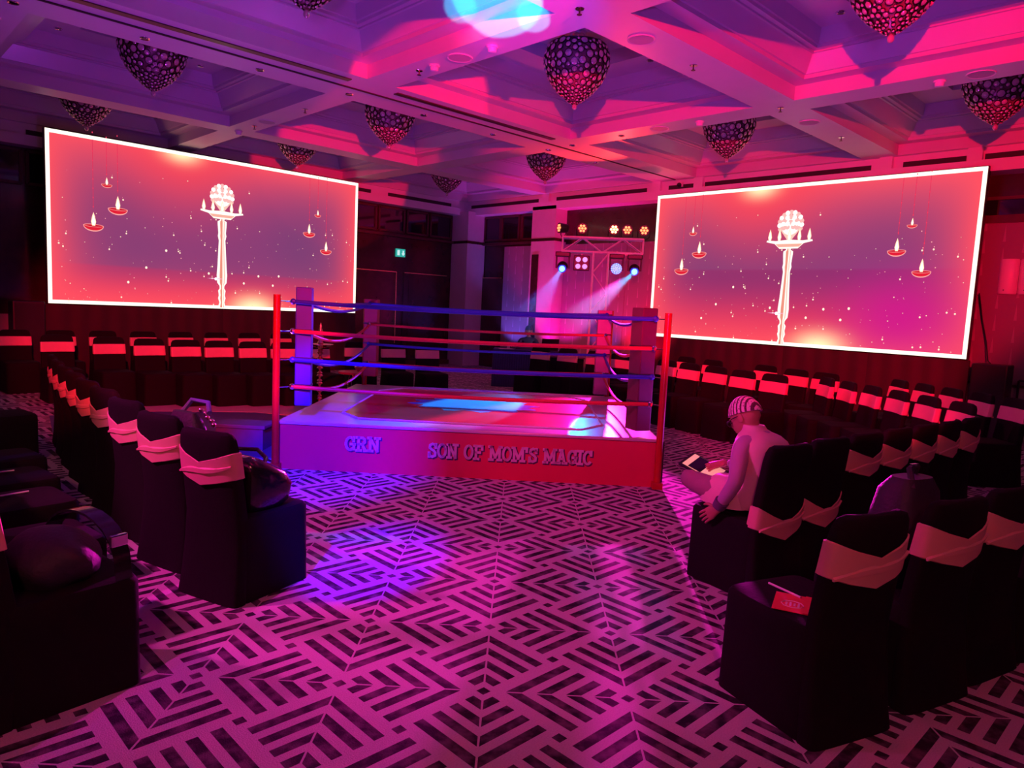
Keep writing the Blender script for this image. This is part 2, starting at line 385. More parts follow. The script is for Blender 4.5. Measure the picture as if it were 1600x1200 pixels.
# left wall fittings by the exit: transom windows, doors, brass strips
def window(n, x0, x1, y, z0, z1, side):
    mb = MB(); t = .05
    if side == 'L':
        mb.box(((x0 + x1) / 2, y, z0), (x1 - x0, .06, t)); mb.box(((x0 + x1) / 2, y, z1), (x1 - x0, .06, t))
        mb.box((x0, y, (z0 + z1) / 2), (t, .06, z1 - z0)); mb.box((x1, y, (z0 + z1) / 2), (t, .06, z1 - z0))
        fr = struct(n, mb, 'woodrail'); obj('pane', MB().box(((x0 + x1) / 2, y + .01, (z0 + z1) / 2), (x1 - x0 - t, .012, z1 - z0 - t)), 'glass', fr)
    else:
        mb.box((y, (x0 + x1) / 2, z0), (.06, x1 - x0, t)); mb.box((y, (x0 + x1) / 2, z1), (.06, x1 - x0, t))
        mb.box((y, x0, (z0 + z1) / 2), (.06, t, z1 - z0)); mb.box((y, x1, (z0 + z1) / 2), (.06, t, z1 - z0))
        fr = struct(n, mb, 'woodrail'); obj('pane', MB().box((y + .01, (x0 + x1) / 2, (z0 + z1) / 2), (.012, x1 - x0 - t, z1 - z0 - t)), 'glass', fr)
n = 1
for a, b in ((1.2, 2.0), (2.1, 2.75), (2.85, 3.6), (9.25, 10.1), (10.2, 10.95), (11.05, 11.7), (11.8, 12.5)):
    window('window_%d' % n, a, b, 15.36, 3.4, 3.96, 'L'); n += 1
for a, b in ((12.7, 13.3), (13.4, 14.05), (14.1, 14.7), (1.9, 3.1), (.6, 1.8)):
    window('window_%d' % n, a, b, 13.16, 3.38, 3.98 if a > 5 else 3.66, 'R'); n += 1
def door(nm, x0, x1):
    d = struct(nm, MB().box(((x0 + x1) / 2, 15.375, 1.19), (x1 - x0, .05, 2.38)), 'wood')
    obj('door_panel', MB().box(((x0 + x1) / 2, 15.345, 1.75), (x1 - x0 - .3, .02, .9)), 'wood', d)
    obj('door_panel', MB().box(((x0 + x1) / 2, 15.345, .6), (x1 - x0 - .3, .02, 1.0)), 'wood', d)
    obj('brass_head_strip', MB().box(((x0 + x1) / 2, 15.345, 2.39), (x1 - x0, .03, .022)), 'brass', d)
    return d
d = door('door_1', 9.3, 10.75); obj('brass_edge_strip', MB().box((10.75, 15.345, 1.2), (.018, .03, 2.38)), 'brass', d)
door('door_2', 11.0, 12.4)
struct('trim_5', MB().box((10.9, 15.34, 3.3), (3.4, .1, .06)), 'woodrail')
struct('trim_6', MB().box((13.14, 13.8, 3.28), (.1, 2.6, .06)), 'woodrail')
# right wall: dark panel with brass strip, papered panels, dark slot, far wainscot
dd = struct('door_3', MB().box((13.17, 14.4, 1.19), (.05, 1.0, 2.38)), 'wood')
obj('brass_head_strip', MB().box((13.14, 14.35, 2.39), (.03, .8, .022)), 'brass', dd)
def papered(nm, ya, yb, za, zb, npan):
    root = None
    for k in range(npan):
        a = ya + (yb - ya) * k / npan; b = ya + (yb - ya) * (k + 1) / npan
        mb = MB(); mb.box((13.16, (a + b) / 2, (za + zb) / 2), (.08, b - a - .012, zb - za))
        if root is None: root = struct(nm, mb, 'wallpaper')
        else: obj('wall_panel', mb, 'wallpaper', root)
papered('trim_12', 12.68, 13.88, 0.05, 3.2, 1)
papered('trim_13', 8.0, 11.78, .05, 3.2, 4)
papered('trim_14', -3.0, 3.2, .82, 3.28, 6)
struct('trim_7', MB().box((12.795, 12.42, 1.5), (.03, .22, 2.9)), 'wood')
struct('trim_8', MB().box((13.15, 0.0, .4), (.1, 6.4, .8)), 'wainscot')
struct('trim_9', MB().box((13.14, 0.0, .81), (.14, 6.4, .04)), 'woodrail')
struct('trim_10', MB().box((0.2, 15.35, .55), (5.2, .1, 1.1)), 'wainscot')
struct('trim_11', MB().box((13.14, 1.4, 3.33), (.12, 3.6, .1)), 'woodrail')
struct('baseboard_left', MB().box(((X0 + XR) / 2, 15.33, .06), (XR - X0, .03, .12)), 'woodrail')
# exit sign
e = thing('exit_sign', 'small green lit exit sign high on the dark wood wall', 'sign', (10.88, 15.355, 2.78))
obj('sign_body', MB().box((0, .02, .1), (.27, .05, .2)), 'exit', e)
mb = MB(); mb.box((-.075, -.008, .1), (.07, .006, .13)); obj('door_pictogram', mb, 'exitwhite', e)
mb = MB(); mb.prism([(-.02, .16), (.02, .16), (.02, .09), (.05, .09), (0, .03), (-.05, .09), (-.02, .09)], (.07, -.005, 0), (1, 0, 0), (0, 0, 1), .006); obj('arrow_pictogram', mb, 'exitwhite', e)
# wall sconces at the far end
for k, y in enumerate((2.66, 2.40)):
    s_ = thing('wall_panel_light', 'unlit white half-round wall fitting on papered wall beyond the speaker', 'light', (13.12, y, 2.2), 0, 'white fittings on the papered wall')
    mb = MB(); rs = []
    for z in (0, .02, .51, .53):
        rr = .095 if z in (0, .53) else .105
        rs.append([(-abs(rr * .8 * math.sin(math.pi * i / 10)), rr * math.cos(math.pi * i / 10) * 1.2, z) for i in range(11)])
    mb.rings(rs); obj('shade', mb, 'white', s_, True)
    obj('screw', MB().ell((-.085, .03, .06), (.008, .01, .01), 6, 4), 'chrome', s_)

# ------------------------------------------------------------------ led screens
def lerp(a, b, t): return tuple(x + (y - x) * t for x, y in zip(a, b))
def ss(a, b, x):
    t = min(1, max(0, (x - a) / (b - a))); return t * t * (3 - 2 * t)
CORAL, PURPLE, RED, MAG, HOT, WHITE = srgb(255, 82, 96), srgb(118, 62, 116), srgb(226, 50, 92), srgb(200, 20, 140), srgb(255, 200, 130), (1.5, 1.42, 1.15)
def picture_color(u, v, W, Hh, far):       # u to the right, v up, metres
    dx = min(u, W - u); dy_t = Hh - v; dy_b = v; seam = Hh * (.25 if not far else .47)
    base = lerp(PURPLE, srgb(140, 60, 118), ss(1.8, .6, abs(u - W * .5)) * .4)
    if v < seam: base = lerp(srgb(150, 54, 108) if not far else srgb(128, 48, 108), RED, ss(seam, .05, v))
    a = math.exp(-(dx / .42) ** 1.3); b = math.exp(-(dy_t / .50) ** 1.2) * .95; c_ = math.exp(-(dy_b / .40) ** 1.3)
    c = lerp(base, CORAL, 1 - (1 - a) * (1 - b) * (1 - c_))
    gt, gb = (.365, .60) if not far else (.385, .61)
    top = math.exp(-(((u - W * gt) / 1.2) ** 2 + ((Hh - v) / 1.0) ** 2)); c = lerp(c, srgb(255, 70, 84), min(1, top * .85))
    if far:
        m_ = math.exp(-(((u - W * .83) / .95) ** 2 + ((v - Hh * .20) / .75) ** 2)); c = lerp(c, MAG, m_ * .85)  # reflection on this screen's face painted into the picture colours
    for gx, gy, r in ((gt, Hh, .30), (gb, 0, .40)):
        g = math.exp(-(((u - W * gx) / r) ** 2 + ((v - gy) / (r * .6)) ** 2)); c = lerp(c, (1.4, 1.0, .55), min(1, g * 1.1))
    return c
def make_screen(name, label, W, Hh, lamp_u, diyas, far, loc, rz):
    s = thing(name, label, 'screen', loc, rz)        # local: x right, z up, faces -y; origin at lower-left corner
    obj('cabinet', MB().box((W / 2, .07, Hh / 2), (W + .02, .12, Hh + .02)), 'black', s)
    NX, NZ = 120, 60; mb = MB(); vs = []; fs = []; cs = []
    for j in range(NZ + 1):
        for i in range(NX + 1):
            u, v = W * i / NX, Hh * j / NZ; vs.append((u, 0, v)); cs.append(picture_color(u, v, W, Hh, far))
    for j in range(NZ):
        for i in range(NX):
            a = j * (NX + 1) + i; fs.append((a, a + 1, a + NX + 2, a + NX + 1))
    mb.v, mb.f, mb.c, mb.mi = vs, fs, cs, [0] * len(fs); obj('picture', mb, 'led', s)
    b = MB(); t = .062
    for x0, x1, z0, z1 in ((0, W, 0, t), (0, W, Hh - t, Hh), (0, t, t, Hh - t), (W - t, W, t, Hh - t)):
        b.add([(x0, -.003, z0), (x1, -.003, z0), (x1, -.003, z1), (x0, -.003, z1)], [(0, 1, 2, 3)], WHITE)
    obj('bright_border', b, 'led', s)
    def flat(mb, pts, col, y=-.004): mb.add([(a, y, b_) for a, b_ in pts], [tuple(range(len(pts)))], col)
    def disc(mb, cx, cz, rx, rz_, col, n=14, y=-.004): flat(mb, [(cx + rx * math.cos(2 * math.pi * k / n), cz + rz_ * math.sin(2 * math.pi * k / n)) for k in range(n)], col, y)
    def flame(mb, cx, cz, h, y=-.006):
        flat(mb, [(cx - h * .10, cz), (cx + h * .10, cz), (cx + h * .17, cz + h * .3), (cx + h * .09, cz + h * .7), (cx, cz + h), (cx - h * .09, cz + h * .7), (cx - h * .17, cz + h * .3)], (1.5, .95, .62), y)
        flat(mb, [(cx - h * .06, cz + .05 * h), (cx + h * .06, cz + .05 * h), (cx + h * .1, cz + h * .3), (cx, cz + h * .8), (cx - h * .1, cz + h * .3)], (1.7, 1.6, 1.2), y - .001)
    # hanging clay lamps
    for du, dv, w_ in diyas:
        d = MB(); cx = du * W; cz = dv * Hh
        flat(d, [(cx - .004, cz + w_ * .9), (cx + .004, cz + w_ * .9), (cx + .004, Hh - .06), (cx - .004, Hh - .06)], srgb(225, 45, 85))
        for k in range(int((Hh - cz) / .16)): disc(d, cx, cz + w_ + .16 * k, .010, .014, srgb(240, 60, 96), 8)
        n = 12
        flat(d, [(cx + w_ * .5 * math.cos(math.pi + math.pi * k / n), cz + w_ * .32 * math.sin(math.pi + math.pi * k / n)) for k in range(n + 1)], srgb(255, 170, 165))
        flat(d, [(cx + w_ * .47 * math.cos(math.pi + math.pi * k / n), cz + w_ * .26 * math.sin(math.pi + math.pi * k / n)) for k in range(n + 1)], srgb(226, 30, 52), -.005)
        disc(d, cx, cz, w_ * .5, w_ * .085, srgb(255, 150, 150), 16, -.006); disc(d, cx, cz - w_ * .005, w_ * .45, w_ * .055, srgb(205, 22, 44), 16, -.007)
        flame(d, cx, cz - w_ * .01, w_ * .72, -.008)
        obj('hanging_lamp_picture', d, 'led', s)
    # tall pillar lamp
    g = MB(); cx = lamp_u * W; S = Hh
    W1, W2, TAN = (1.35, 1.18, 1.0), srgb(255, 205, 190), srgb(238, 150, 130)
    prof = [(.08, .008), (.05, .042), (.075, .071), (.06, .092), (.075, .122), (.045, .138), (.05, .155), (.095, .176), (.105, .227), (.09, .294), (.065, .46), (.085, .49), (.075, .51), (.09, .57), (.09, .587), (.04, .596), (.05, .604)]
    prof = [(r, z * S) for r, z in prof]
    for i in range(len(prof) - 1):
        (r0, z0), (r1, z1) = prof[i], prof[i + 1]
        flat(g, [(cx - r0, z0), (cx + r0, z0), (cx + r1, z1), (cx - r1, z1)], W1)
        flat(g, [(cx - r0 * .45, z0), (cx + r0 * .1, z0), (cx + r1 * .1, z1), (cx - r1 * .45, z1)], TAN, -.005)
        flat(g, [(cx + r0 * .35, z0), (cx + r0 * .6, z0), (cx + r1 * .6, z1), (cx + r1 * .35, z1)], W2, -.005)
    bz = .604 * S
    flat(g, [(cx - .17, bz), (cx + .17, bz), (cx + .27, bz + .09), (cx + .43, bz + .125), (cx + .42, bz + .155), (cx + .25, bz + .14), (cx, bz + .16), (cx - .25, bz + .14), (cx - .42, bz + .155), (cx - .43, bz + .125), (cx - .27, bz + .09)], W1, -.006)
    flat(g, [(cx - .19, bz + .03), (cx + .19, bz + .03), (cx + .25, bz + .085), (cx - .25, bz + .085)], srgb(250, 180, 160), -.007)
    fz = bz + .14
    flat(g, [(cx - .03, fz), (cx + .03, fz), (cx + .20, fz + .22), (cx - .20, fz + .22)], W2, -.005)
    for rr, nn, zz in ((.205, 13, .30), (.135, 9, .29), (.06, 5, .27)):
        for k in range(nn):
            a = math.pi * (-.14 + 1.28 * k / (nn - 1)); disc(g, cx + rr * math.cos(a), fz + zz + rr * math.sin(a), .045, .045, (1.4, 1.28, 1.2) if k % 2 else srgb(255, 190, 185), 9, -.0075 + .0002 * nn)
    disc(g, cx, fz + .28, .17, .18, (1.3, 1.12, 1.05), 14, -.0052)
    for dxx in (-.365, -.185, 0, .185, .365): flame(g, cx + dxx, bz + .145, .21, -.011)
    disc(g, cx - .12, 0.20 * S, .03, .03, (1.6, 1.5, 1.7), 10, -.008)
    flat(g, [(cx - .30, 0.20 * S + .004), (cx - .12, 0.20 * S - .007), (cx + .06, 0.20 * S + .004), (cx - .12, 0.20 * S + .015)], srgb(255, 190, 235), -.007)
    obj('pillar_lamp_picture', g, 'led', s)
    # sparkles
    rr = random.Random(11); q = MB()
    for k in range(210):
        u = rr.uniform(.15, W - .15); v = Hh * (rr.random() ** 1.5) * .60 + .08
        if rr.random() < .08: v = rr.uniform(.5, .85) * Hh
        r = rr.choice((.005, .005, .007, .008, .010)); col = srgb(255, 170, 170) if rr.random() < .6 else srgb(255, 225, 190)
        disc(q, u, v, r, r, col, 7, -.0035)
        if rr.random() < .22:
            disc(q, u + rr.uniform(-.01, .01), v - .04, .014, .016, (1.2, .85, .65), 9, -.0035)
    for k in range(9):
        u = rr.uniform(.1, .95) * W; v = rr.uniform(.08, .4) * Hh; disc(q, u, v, .02, .024, (1.3, 1.0, .8), 11, -.0036)
    obj('sparkle_picture', q, 'led', s)['kind'] = 'stuff'
    return s
DIYAS = [(.117, .475, .33), (.182, .588, .33), (.153, .727, .18), (.803, .576, .29), (.836, .716, .16), (.871, .460, .29)]
make_screen('led_screen', 'large lit screen with oil lamp picture beside the exit sign', 6.12, 2.95, .492, DIYAS, False, (2.96, 14.56, 1.33), 0)
make_screen('led_screen', 'large lit screen with oil lamp picture beside the lighting truss', 5.88, 2.90, .493, DIYAS, True, (12.72, 8.88, 1.18), rad(-90))
# black drapes under the screens
def drape(label, cx, cy, W, Hh, rz):
    t = thing('screen_skirt', label, 'drape', (cx, cy, 0), rz)
    for k in range(4):
        mb = MB(); n = 24; rs = []
        x0 = -W / 2 + W * k / 4
        pts = [(x0 + W / 4 * i / n, -.02 + .012 * math.sin(i * 1.3 + k)) for i in range(n + 1)]
        vs = [(a, b, 0) for a, b in pts] + [(a, b, Hh) for a, b in pts]; fs = [(i, i + 1, n + 2 + i, n + 1 + i) for i in range(n)]
        mb.add(vs, fs); mb.box((x0 + W / 8, .03, Hh / 2), (W / 4 - .01, .06, Hh)); obj('panel', mb, 'skirt', t, True)
M['skirt'] = mat('dark_red_brown_drape', (.045, .012, .02), .7, noise=.3, nscale=6)
drape('dark cloth skirt under the screen beside the exit sign', 2.96 + 3.06, 14.62, 6.2, 1.31, 0)
drape('dark cloth skirt under the screen beside the lighting truss', 12.78, 8.88 - 2.94, 5.95, 1.16, rad(-90))
def pa_speaker(label, loc, rz, h):
    t = thing('loudspeaker', label, 'loudspeaker', loc, rz)
    obj('cabinet', MB().box((0, 0, h / 2), (.46, .42, h), 0, .02), 'black', t)
    obj('grille', MB().box((0, -.213, h / 2 + .01), (.40, .012, h - .1)), 'grille', t)
    obj('handle', MB().tube([(.235, -.06, h * .6), (.25, -.06, h * .6), (.25, .06, h * .6), (.235, .06, h * .6)], .01, 6), 'black', t)
pa_speaker('tall black loudspeaker standing at the screen end by the exit-sign wall', (2.62, 14.45, 0), 0, 1.36)
pa_speaker('tall black loudspeaker beside the papered wall with white fittings', (12.62, 2.62, 0), rad(-90), 1.14)

tag(obj('cable', MB().tube([(12.9, 2.97, 2.2), (12.95, 2.90, 1.8), (12.9, 2.80, 1.45), (12.75, 2.72, 1.18), (12.62, 2.66, 1.15)], .009, 6), 'black', None, True), 'black cable running down from the screen edge to the loudspeaker', 'cable')
dc = thing('dome_camera', 'small dark dome camera on the cornice above the truss-side screen corner', 'camera', (12.84, 8.45, 4.30))
obj('dome', MB().ell((-.03, 0, -.02), (.05, .05, .05), 12, 8), 'glass', dc, True); obj('mount', MB().box((.02, 0, 0), (.06, .1, .1), 0, .01), 'white', dc)

# ------------------------------------------------------------------ ring
RO = (4.445, 5.095, 0)
ring = thing('boxing_ring', 'boxing ring platform with red printed skirt, corner pads and ropes', 'boxing ring', RO, rad(-45))
HWF, DEP, HT = 1.80, 3.25, .45
# platform
mb = MB(); mb.box((0, DEP / 2, HT / 2 - .01), (2 * HWF - .04, DEP - .04, HT - .02)); obj('platform', mb, 'wood', ring)
obj('skirt_panel', MB().box((0, -.004, HT / 2 - .01), (2 * HWF, .03, HT - .02)), 'redvinyl', ring)
obj('skirt_panel', MB().box((0, DEP + .004, HT / 2 - .01), (2 * HWF, .03, HT - .02)), 'redvinyl', ring)
for sx in (-1, 1): obj('skirt_panel', MB().box((sx * HWF, DEP / 2, HT / 2 - .01), (.03, DEP, HT - .02)), 'paddark', ring)
obj('canvas', MB().box((0, DEP / 2, HT), (2 * HWF + .05, DEP + .05, .03), 0, .008), 'canvas', ring)
mb = MB(); c = .55; a, b = 1.36, .30
oct_ = [(-a + .25, b), (a - .25, b), (a, b + .35), (a, DEP - b - .35), (a - .25, DEP - b), (-a + .25, DEP - b), (-a, DEP - b - .35), (-a, b + .35)]
mb.prism(oct_, (0, 0, HT + .0155), (1, 0, 0), (0, 1, 0), .002); obj('canvas_panel', mb, 'canvasred', ring)
mb = MB(); n = len(oct_)
for i in range(n): mb.tube([(*oct_[i], HT + .018), (*oct_[(i + 1) % n], HT + .018)], .012, 4)
obj('canvas_tape', mb, 'canvaspale', ring)
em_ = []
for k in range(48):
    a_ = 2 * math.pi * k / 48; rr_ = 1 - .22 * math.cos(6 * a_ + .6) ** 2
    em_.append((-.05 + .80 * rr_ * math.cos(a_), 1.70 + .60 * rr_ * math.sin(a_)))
mb = MB(); mb.prism(em_, (0, 0, HT + .0178), (1, 0, 0), (0, 1, 0), .0015); obj('cyan_pool_patch', mb, 'emblem', ring)  # blue patch shaped and tinted to imitate the cyan pool of light
# poles and pads
corners = {'FL': (-HWF - .02, -.06), 'FR': (HWF + .02, -.06), 'BL': (-HWF + .1, DEP - .02), 'BR': (HWF - .1, DEP - .02)}
for k, (x, y) in corners.items():
    p = obj('corner_pole', MB().tube([(x, y, 0), (x, y, 1.66)], .034, 12), 'redmetal', ring, True)
    obj('pole_foot', MB().box((x, y, .03), (.095, .095, .06)), 'redmetal', p)
obj('corner_edging', MB().box((HWF + .045, -.0, HT / 2), (.05, .1, HT)), 'black', ring)
obj('corner_edging', MB().box((-HWF - .005, -.03, HT / 2), (.03, .03, HT)), 'black', ring)
pads = {'FL': (-1.63, .17, .60, 1.74, 'padblue', .15, .13), 'FR': (1.64, .17, .52, 1.70, 'paddark', .17, .19), 'BL': (-1.60, DEP - .1, .60, 1.66, 'padred', .19, .12), 'BR': (1.60, DEP - .1, .50, 1.66, 'padpale', .19, .12)}
for k, (x, y, z0, z1, m_, wx, wy) in pads.items():
    rz = rad({'FL': 8, 'FR': 25, 'BL': -5, 'BR': 0}[k])
    mb = MB(); mb.box((0, 0, (z0 + z1) / 2), (wx, wy, z1 - z0), 0, .012)
    p = obj('corner_pad', mb, m_, ring); p.location = (x, y, 0); p.rotation_euler.z = rz
    for zz in (.8, 1.06, 1.33, 1.6): obj('pad_tie', MB().box((0, 0, zz), (wx + .006, wy + .006, .02)), 'black', p)
zr = (1.60, 1.32, 1.05, .79)
def rope(a, b, z, sag, m_, r=.019, dz=0):
    pts = []
    for i in range(17):
        t = i / 16; pts.append((a[0] + (b[0] - a[0]) * t, a[1] + (b[1] - a[1]) * t, z + dz * t - sag * 4 * t * (1 - t)))
    o = obj('rope', MB().tube(pts, r, 8), m_, ring, True)
    for e in (pts[0], pts[-1]): obj('rope_knot', MB().ell(e, (.03, .03, .03), 8, 6), 'chrome' if m_ == 'ropered' else m_, o)
FL, FR, BL, BR = (-1.70, .04), (1.72, .03), (-1.64, DEP - .1), (1.62, DEP - .1)
for i, z in enumerate(zr):
    m_ = 'ropeblue' if i % 2 == 0 else 'ropered'
    rope(FL, FR, z, .025, m_)
    rope((-1.62, DEP - .17), (1.62, DEP - .17), z, .03, m_, .017)
    rope((-1.64, .2), (-1.62, DEP - .1), z, .16 if i else .10, m_, .017)
    rope((1.64, .2), (1.62, DEP - .1), z, .17 if i else .10, m_, .017)
rope((-1.64, .2), (-1.62, DEP - .1), 1.60, .02, 'ropeblue', .017)
for x, y in ((-1.80, -.05), (1.80, -.05)):
    for z in zr: obj('turnbuckle', MB().tube([(x, y, z), (x * .95, .05, z)], .006, 5), 'chrome', ring)
# printed slab-serif lettering on the skirt
def arc_(cx, cy, rx, ry, a0, a1, n=14): return [(cx + rx * math.cos(rad(a0 + (a1 - a0) * k / n)), cy + ry * math.sin(rad(a0 + (a1 - a0) * k / n))) for k in range(n + 1)]
GLY = {'G': (.95, [arc_(.47, .5, .34, .38, 42, 318), [(.52, .47), (.86, .47)], [(.78, .47), (.78, .16)], [(.76, .66), (.76, .9)]]),
       'R': (.98, [[(.22, .1), (.22, .9)], [(.2, .89), (.55, .89), (.72, .79), (.72, .62), (.55, .5), (.2, .5)], [(.5, .5), (.78, .12)], [(.04, .1), (.42, .1)], [(.04, .9), (.22, .9)], [(.68, .1), (.96, .1)]]),
       'N': (1.0, [[(.2, .1), (.2, .9)], [(.2, .9), (.78, .1)], [(.78, .1), (.78, .9)], [(.03, .1), (.38, .1)], [(.03, .9), (.24, .9)], [(.6, .9), (.97, .9)]]),
       'S': (.85, [[(.72, .70), (.66, .85), (.42, .9), (.2, .82), (.17, .66), (.33, .56), (.56, .47), (.70, .35), (.68, .18), (.44, .1), (.2, .15), (.13, .32)], [(.74, .66), (.74, .9)], [(.11, .1), (.11, .34)]]),
       'O': (.95, [arc_(.47, .5, .35, .39, 0, 360, 20)]),
       'F': (.88, [[(.22, .1), (.22, .9)], [(.04, .9), (.8, .9)], [(.22, .5), (.6, .5)], [(.04, .1), (.46, .1)], [(.78, .9), (.78, .70)]]),
       'M': (1.22, [[(.2, .1), (.2, .9)], [(.2, .9), (.6, .25)], [(.6, .25), (1.0, .9)], [(1.0, .9), (1.0, .1)], [(.03, .1), (.38, .1)], [(.82, .1), (1.18, .1)], [(.03, .9), (.22, .9)], [(.98, .9), (1.18, .9)]]),
       'A': (1.02, [[(.2, .1), (.5, .88), (.8, .1)], [(.3, .36), (.7, .36)], [(.03, .1), (.36, .1)], [(.64, .1), (.98, .1)], [(.32, .9), (.54, .9)]]),
       'I': (.52, [[(.26, .1), (.26, .9)], [(.04, .1), (.48, .1)], [(.04, .9), (.48, .9)]]),
       'C': (.9, [arc_(.47, .5, .34, .38, 42, 318), [(.76, .66), (.76, .9)]]),
       "'": (.32, [[(.16, .92), (.14, .70)]]), ' ': (.55, [])}
def lettering(body, x, z, h, width):
    tot = sum(GLY[c][0] for c in body); k = width / tot
    for nm, m_, y, th, ox, oz in (('lettering_outline', 'lettershadow', -.0205, .22, .009, -.009), ('lettering', 'letter', -.0235, .155, 0, 0)):
        mb = MB(); cx = x + ox
        for ch in body:
            adv, st_ = GLY[ch]
            for pl in st_:
                P_ = [Vector((cx + a * k, z + oz + b * h)) for a, b in pl]; t = th * h / 2
                for p, q in zip(P_[:-1], P_[1:]):
                    d = (q - p).normalized(); nn = Vector((-d.y, d.x)) * t; e = d * t * (.85 if len(P_) == 2 else .45)
                    mb.add([(v.x, y, v.y) for v in (p - e - nn, q + e - nn, q + e + nn, p - e + nn)] + [(v.x, y + .004, v.y) for v in (p - e - nn, q + e - nn, q + e + nn, p - e + nn)], [(0, 1, 2, 3), (0, 4, 5, 1), (1, 5, 6, 2), (2, 6, 7, 3), (3, 7, 4, 0)])
            cx += adv * k
        obj(nm, mb, m_, ring)
lettering("GRN", -1.17, .20, .155, .34)
lettering("SON OF MOM'S MAGIC", -.37, .175, .155, 1.57)
# steps and mats
st = thing('ring_step', 'low blue-grey step box against the ring side', 'step', (3.30, 7.42, 0), rad(-45))
obj('tread', MB().box((0, 0, .26), (.55, .36, .04), 0, .006), 'matblue', st); obj('riser_box', MB().box((0, 0, .12), (.5, .32, .24)), 'matblue', st)
tag(obj('floor_mat', MB().prism([(1.75, 8.45), (2.55, 7.5), (3.3, 6.75), (4.9, 8.6), (4.4, 9.55), (3.3, 10.2), (2.1, 10.4)], (0, 0, .001), (1, 0, 0), (0, 1, 0), .012), 'matblue'), 'blue-grey mat lying on the carpet beside the ring', 'mat')
tag(obj('floor_runner', MB().prism([(2.6, 10.45), (3.3, 10.25), (4.4, 9.6), (4.95, 8.75), (5.7, 9.3), (5.3, 10.0), (4.3, 10.75), (2.9, 11.2)], (0, 0, .001), (1, 0, 0), (0, 1, 0), .010), 'matpale'), 'pale floor covering between the ring mat and the chairs', 'mat')

# ------------------------------------------------------------------ chairs
def sq_ring(wd, th, y, z, k, n=28, p=5.0, droop=0., off=0.):
    r = []
    for i in range(n):
        a = 2 * math.pi * i / n; c, s = math.cos(a), math.sin(a)
        x = (wd / 2 + off) * math.copysign(abs(c) ** (2 / p), c); yy = (th / 2 + off) * math.copysign(abs(s) ** (2 / p), s)
        t = 2 * x / wd
        r.append((x, y + yy + k * t * t, z - (droop * (1 - min(1, abs(t)) ** 1.25) if s < -.05 else 0)))
    return r
BACK = [(0, .465, .10, -.225), (.12, .45, .09, -.22), (.30, .44, .085, -.218), (.46, .425, .08, -.223), (.62, .42, .075, -.243), (.75, .415, .07, -.262), (.84, .41, .066, -.274), (.89, .395, .06, -.281), (.918, .36, .05, -.285), (.93, .29, .03, -.287)]
def back_at(z):
    for i in range(len(BACK) - 1):
        if BACK[i][0] <= z <= BACK[i + 1][0]:
            t = (z - BACK[i][0]) / (BACK[i + 1][0] - BACK[i][0]); return [BACK[i][j] + (BACK[i + 1][j] - BACK[i][j]) * t for j in (1, 2, 3)]
    return BACK[-1][1:]
def chair_meshes(kind):
    # seat skirt
    s = MB(); rs = []
    for z, wd, dp, yc in ((0, .455, .52, .035), (.2, .452, .51, .035), (.40, .45, .505, .035), (.445, .45, .50, .035), (.462, .43, .475, .035), (.468, .35, .40, .035)):
        rs.append([(x, y + yc, z) for x, y, _ in sq_ring(wd, dp, 0, 0, 0, 32, 9)])
    # gentle folds in the skirt hem
    for k in (0, 1): rs[k] = [(x * (1 + .012 * math.sin(17 * math.atan2(y, x))), y * (1 + .012 * math.sin(17 * math.atan2(y, x))), z) for x, y, z in rs[k]]
    s.rings(rs)
    b = MB(); b.rings([sq_ring(wd, th, y, z, .035 * min(1, z / .4)) for z, wd, th, y in BACK])
    h = MB()
    zs = (.685, .69, .72, .76, .80, .825, .83) if kind != 'low' else (.43, .435, .46, .50, .535, .56, .565)
    droop = .065 if kind != 'low' else .10
    rs = []
    for i, z in enumerate(zs):
        wd, th, y = back_at(z); o_ = .001 if i in (0, len(zs) - 1) else .008
        rs.append(sq_ring(wd, th, y, z, .035, droop=droop * (.75 + i / (len(zs) - 1) * .25), off=o_))
    h.rings(rs, cap=False)
    t = MB(); zc = zs[3]; wd, th, y = back_at(zc); yb = y - th / 2 - .012
    pts = []
    for i in range(9):
        q = i / 8; x = -.20 + .40 * q; zz = zc - .075 + .075 * q + .01 * math.sin(q * 6)
        w2, t2_, y2 = back_at(min(.92, zz + droop * .72 * (1 - (2 * x / wd) ** 2))); pts.append((x, y2 - t2_ / 2 - .0150 + .035 * (2 * x / wd) ** 2, zz))
    rs = []
    for i, p in enumerate(pts):
        hh = .004 + .016 * math.sin(math.pi * min(1, .06 + .9 * i / 8)); rs.append([(p[0], p[1] + .012, p[2] - hh), (p[0], p[1] + .003, p[2] - hh * .9), (p[0], p[1] + .001, p[2] + hh * .3), (p[0], p[1] + .012, p[2] + hh)])
    t.rings(rs, cap=True)
    return s, b, h, t
def make_chair(kind):
    r = thing('banquet_chair', 'chair', 'chair'); s, b, h, t = chair_meshes(kind)
    obj('seat_cover', s, 'cover', r, True); obj('back_cover', b, 'cover', r, True); obj('sash', h, 'sash', r, True); obj('sash_fold', t, 'sash', r, True)
    return r
proto = {k: make_chair(k) for k in ('std', 'low')}
used = set()
def chair(pos, face, label, group, kind='std', by_back=True):
    src = proto[kind]
    r = src if kind not in used else copy_tree(src); used.add(kind)
    fx, fy = face; l = math.hypot(fx, fy); fx, fy = fx / l, fy / l
    x, y = pos
    if by_back: x += fx * .28; y += fy * .28
    r.location = (x, y, 0); r.rotation_euler.z = math.atan2(-fx, fy)
    tag(r, label, 'chair', group); return r
ORD = ('first', 'second', 'third', 'fourth', 'fifth', 'sixth', 'seventh', 'eighth', 'ninth', 'tenth')
L1 = [(1.45, 3.77), (1.42, 4.42), (1.43, 5.08), (1.47, 5.72), (1.50, 6.28), (1.55, 6.85), (1.60, 7.40), (1.67, 7.98), (1.75, 8.55)]
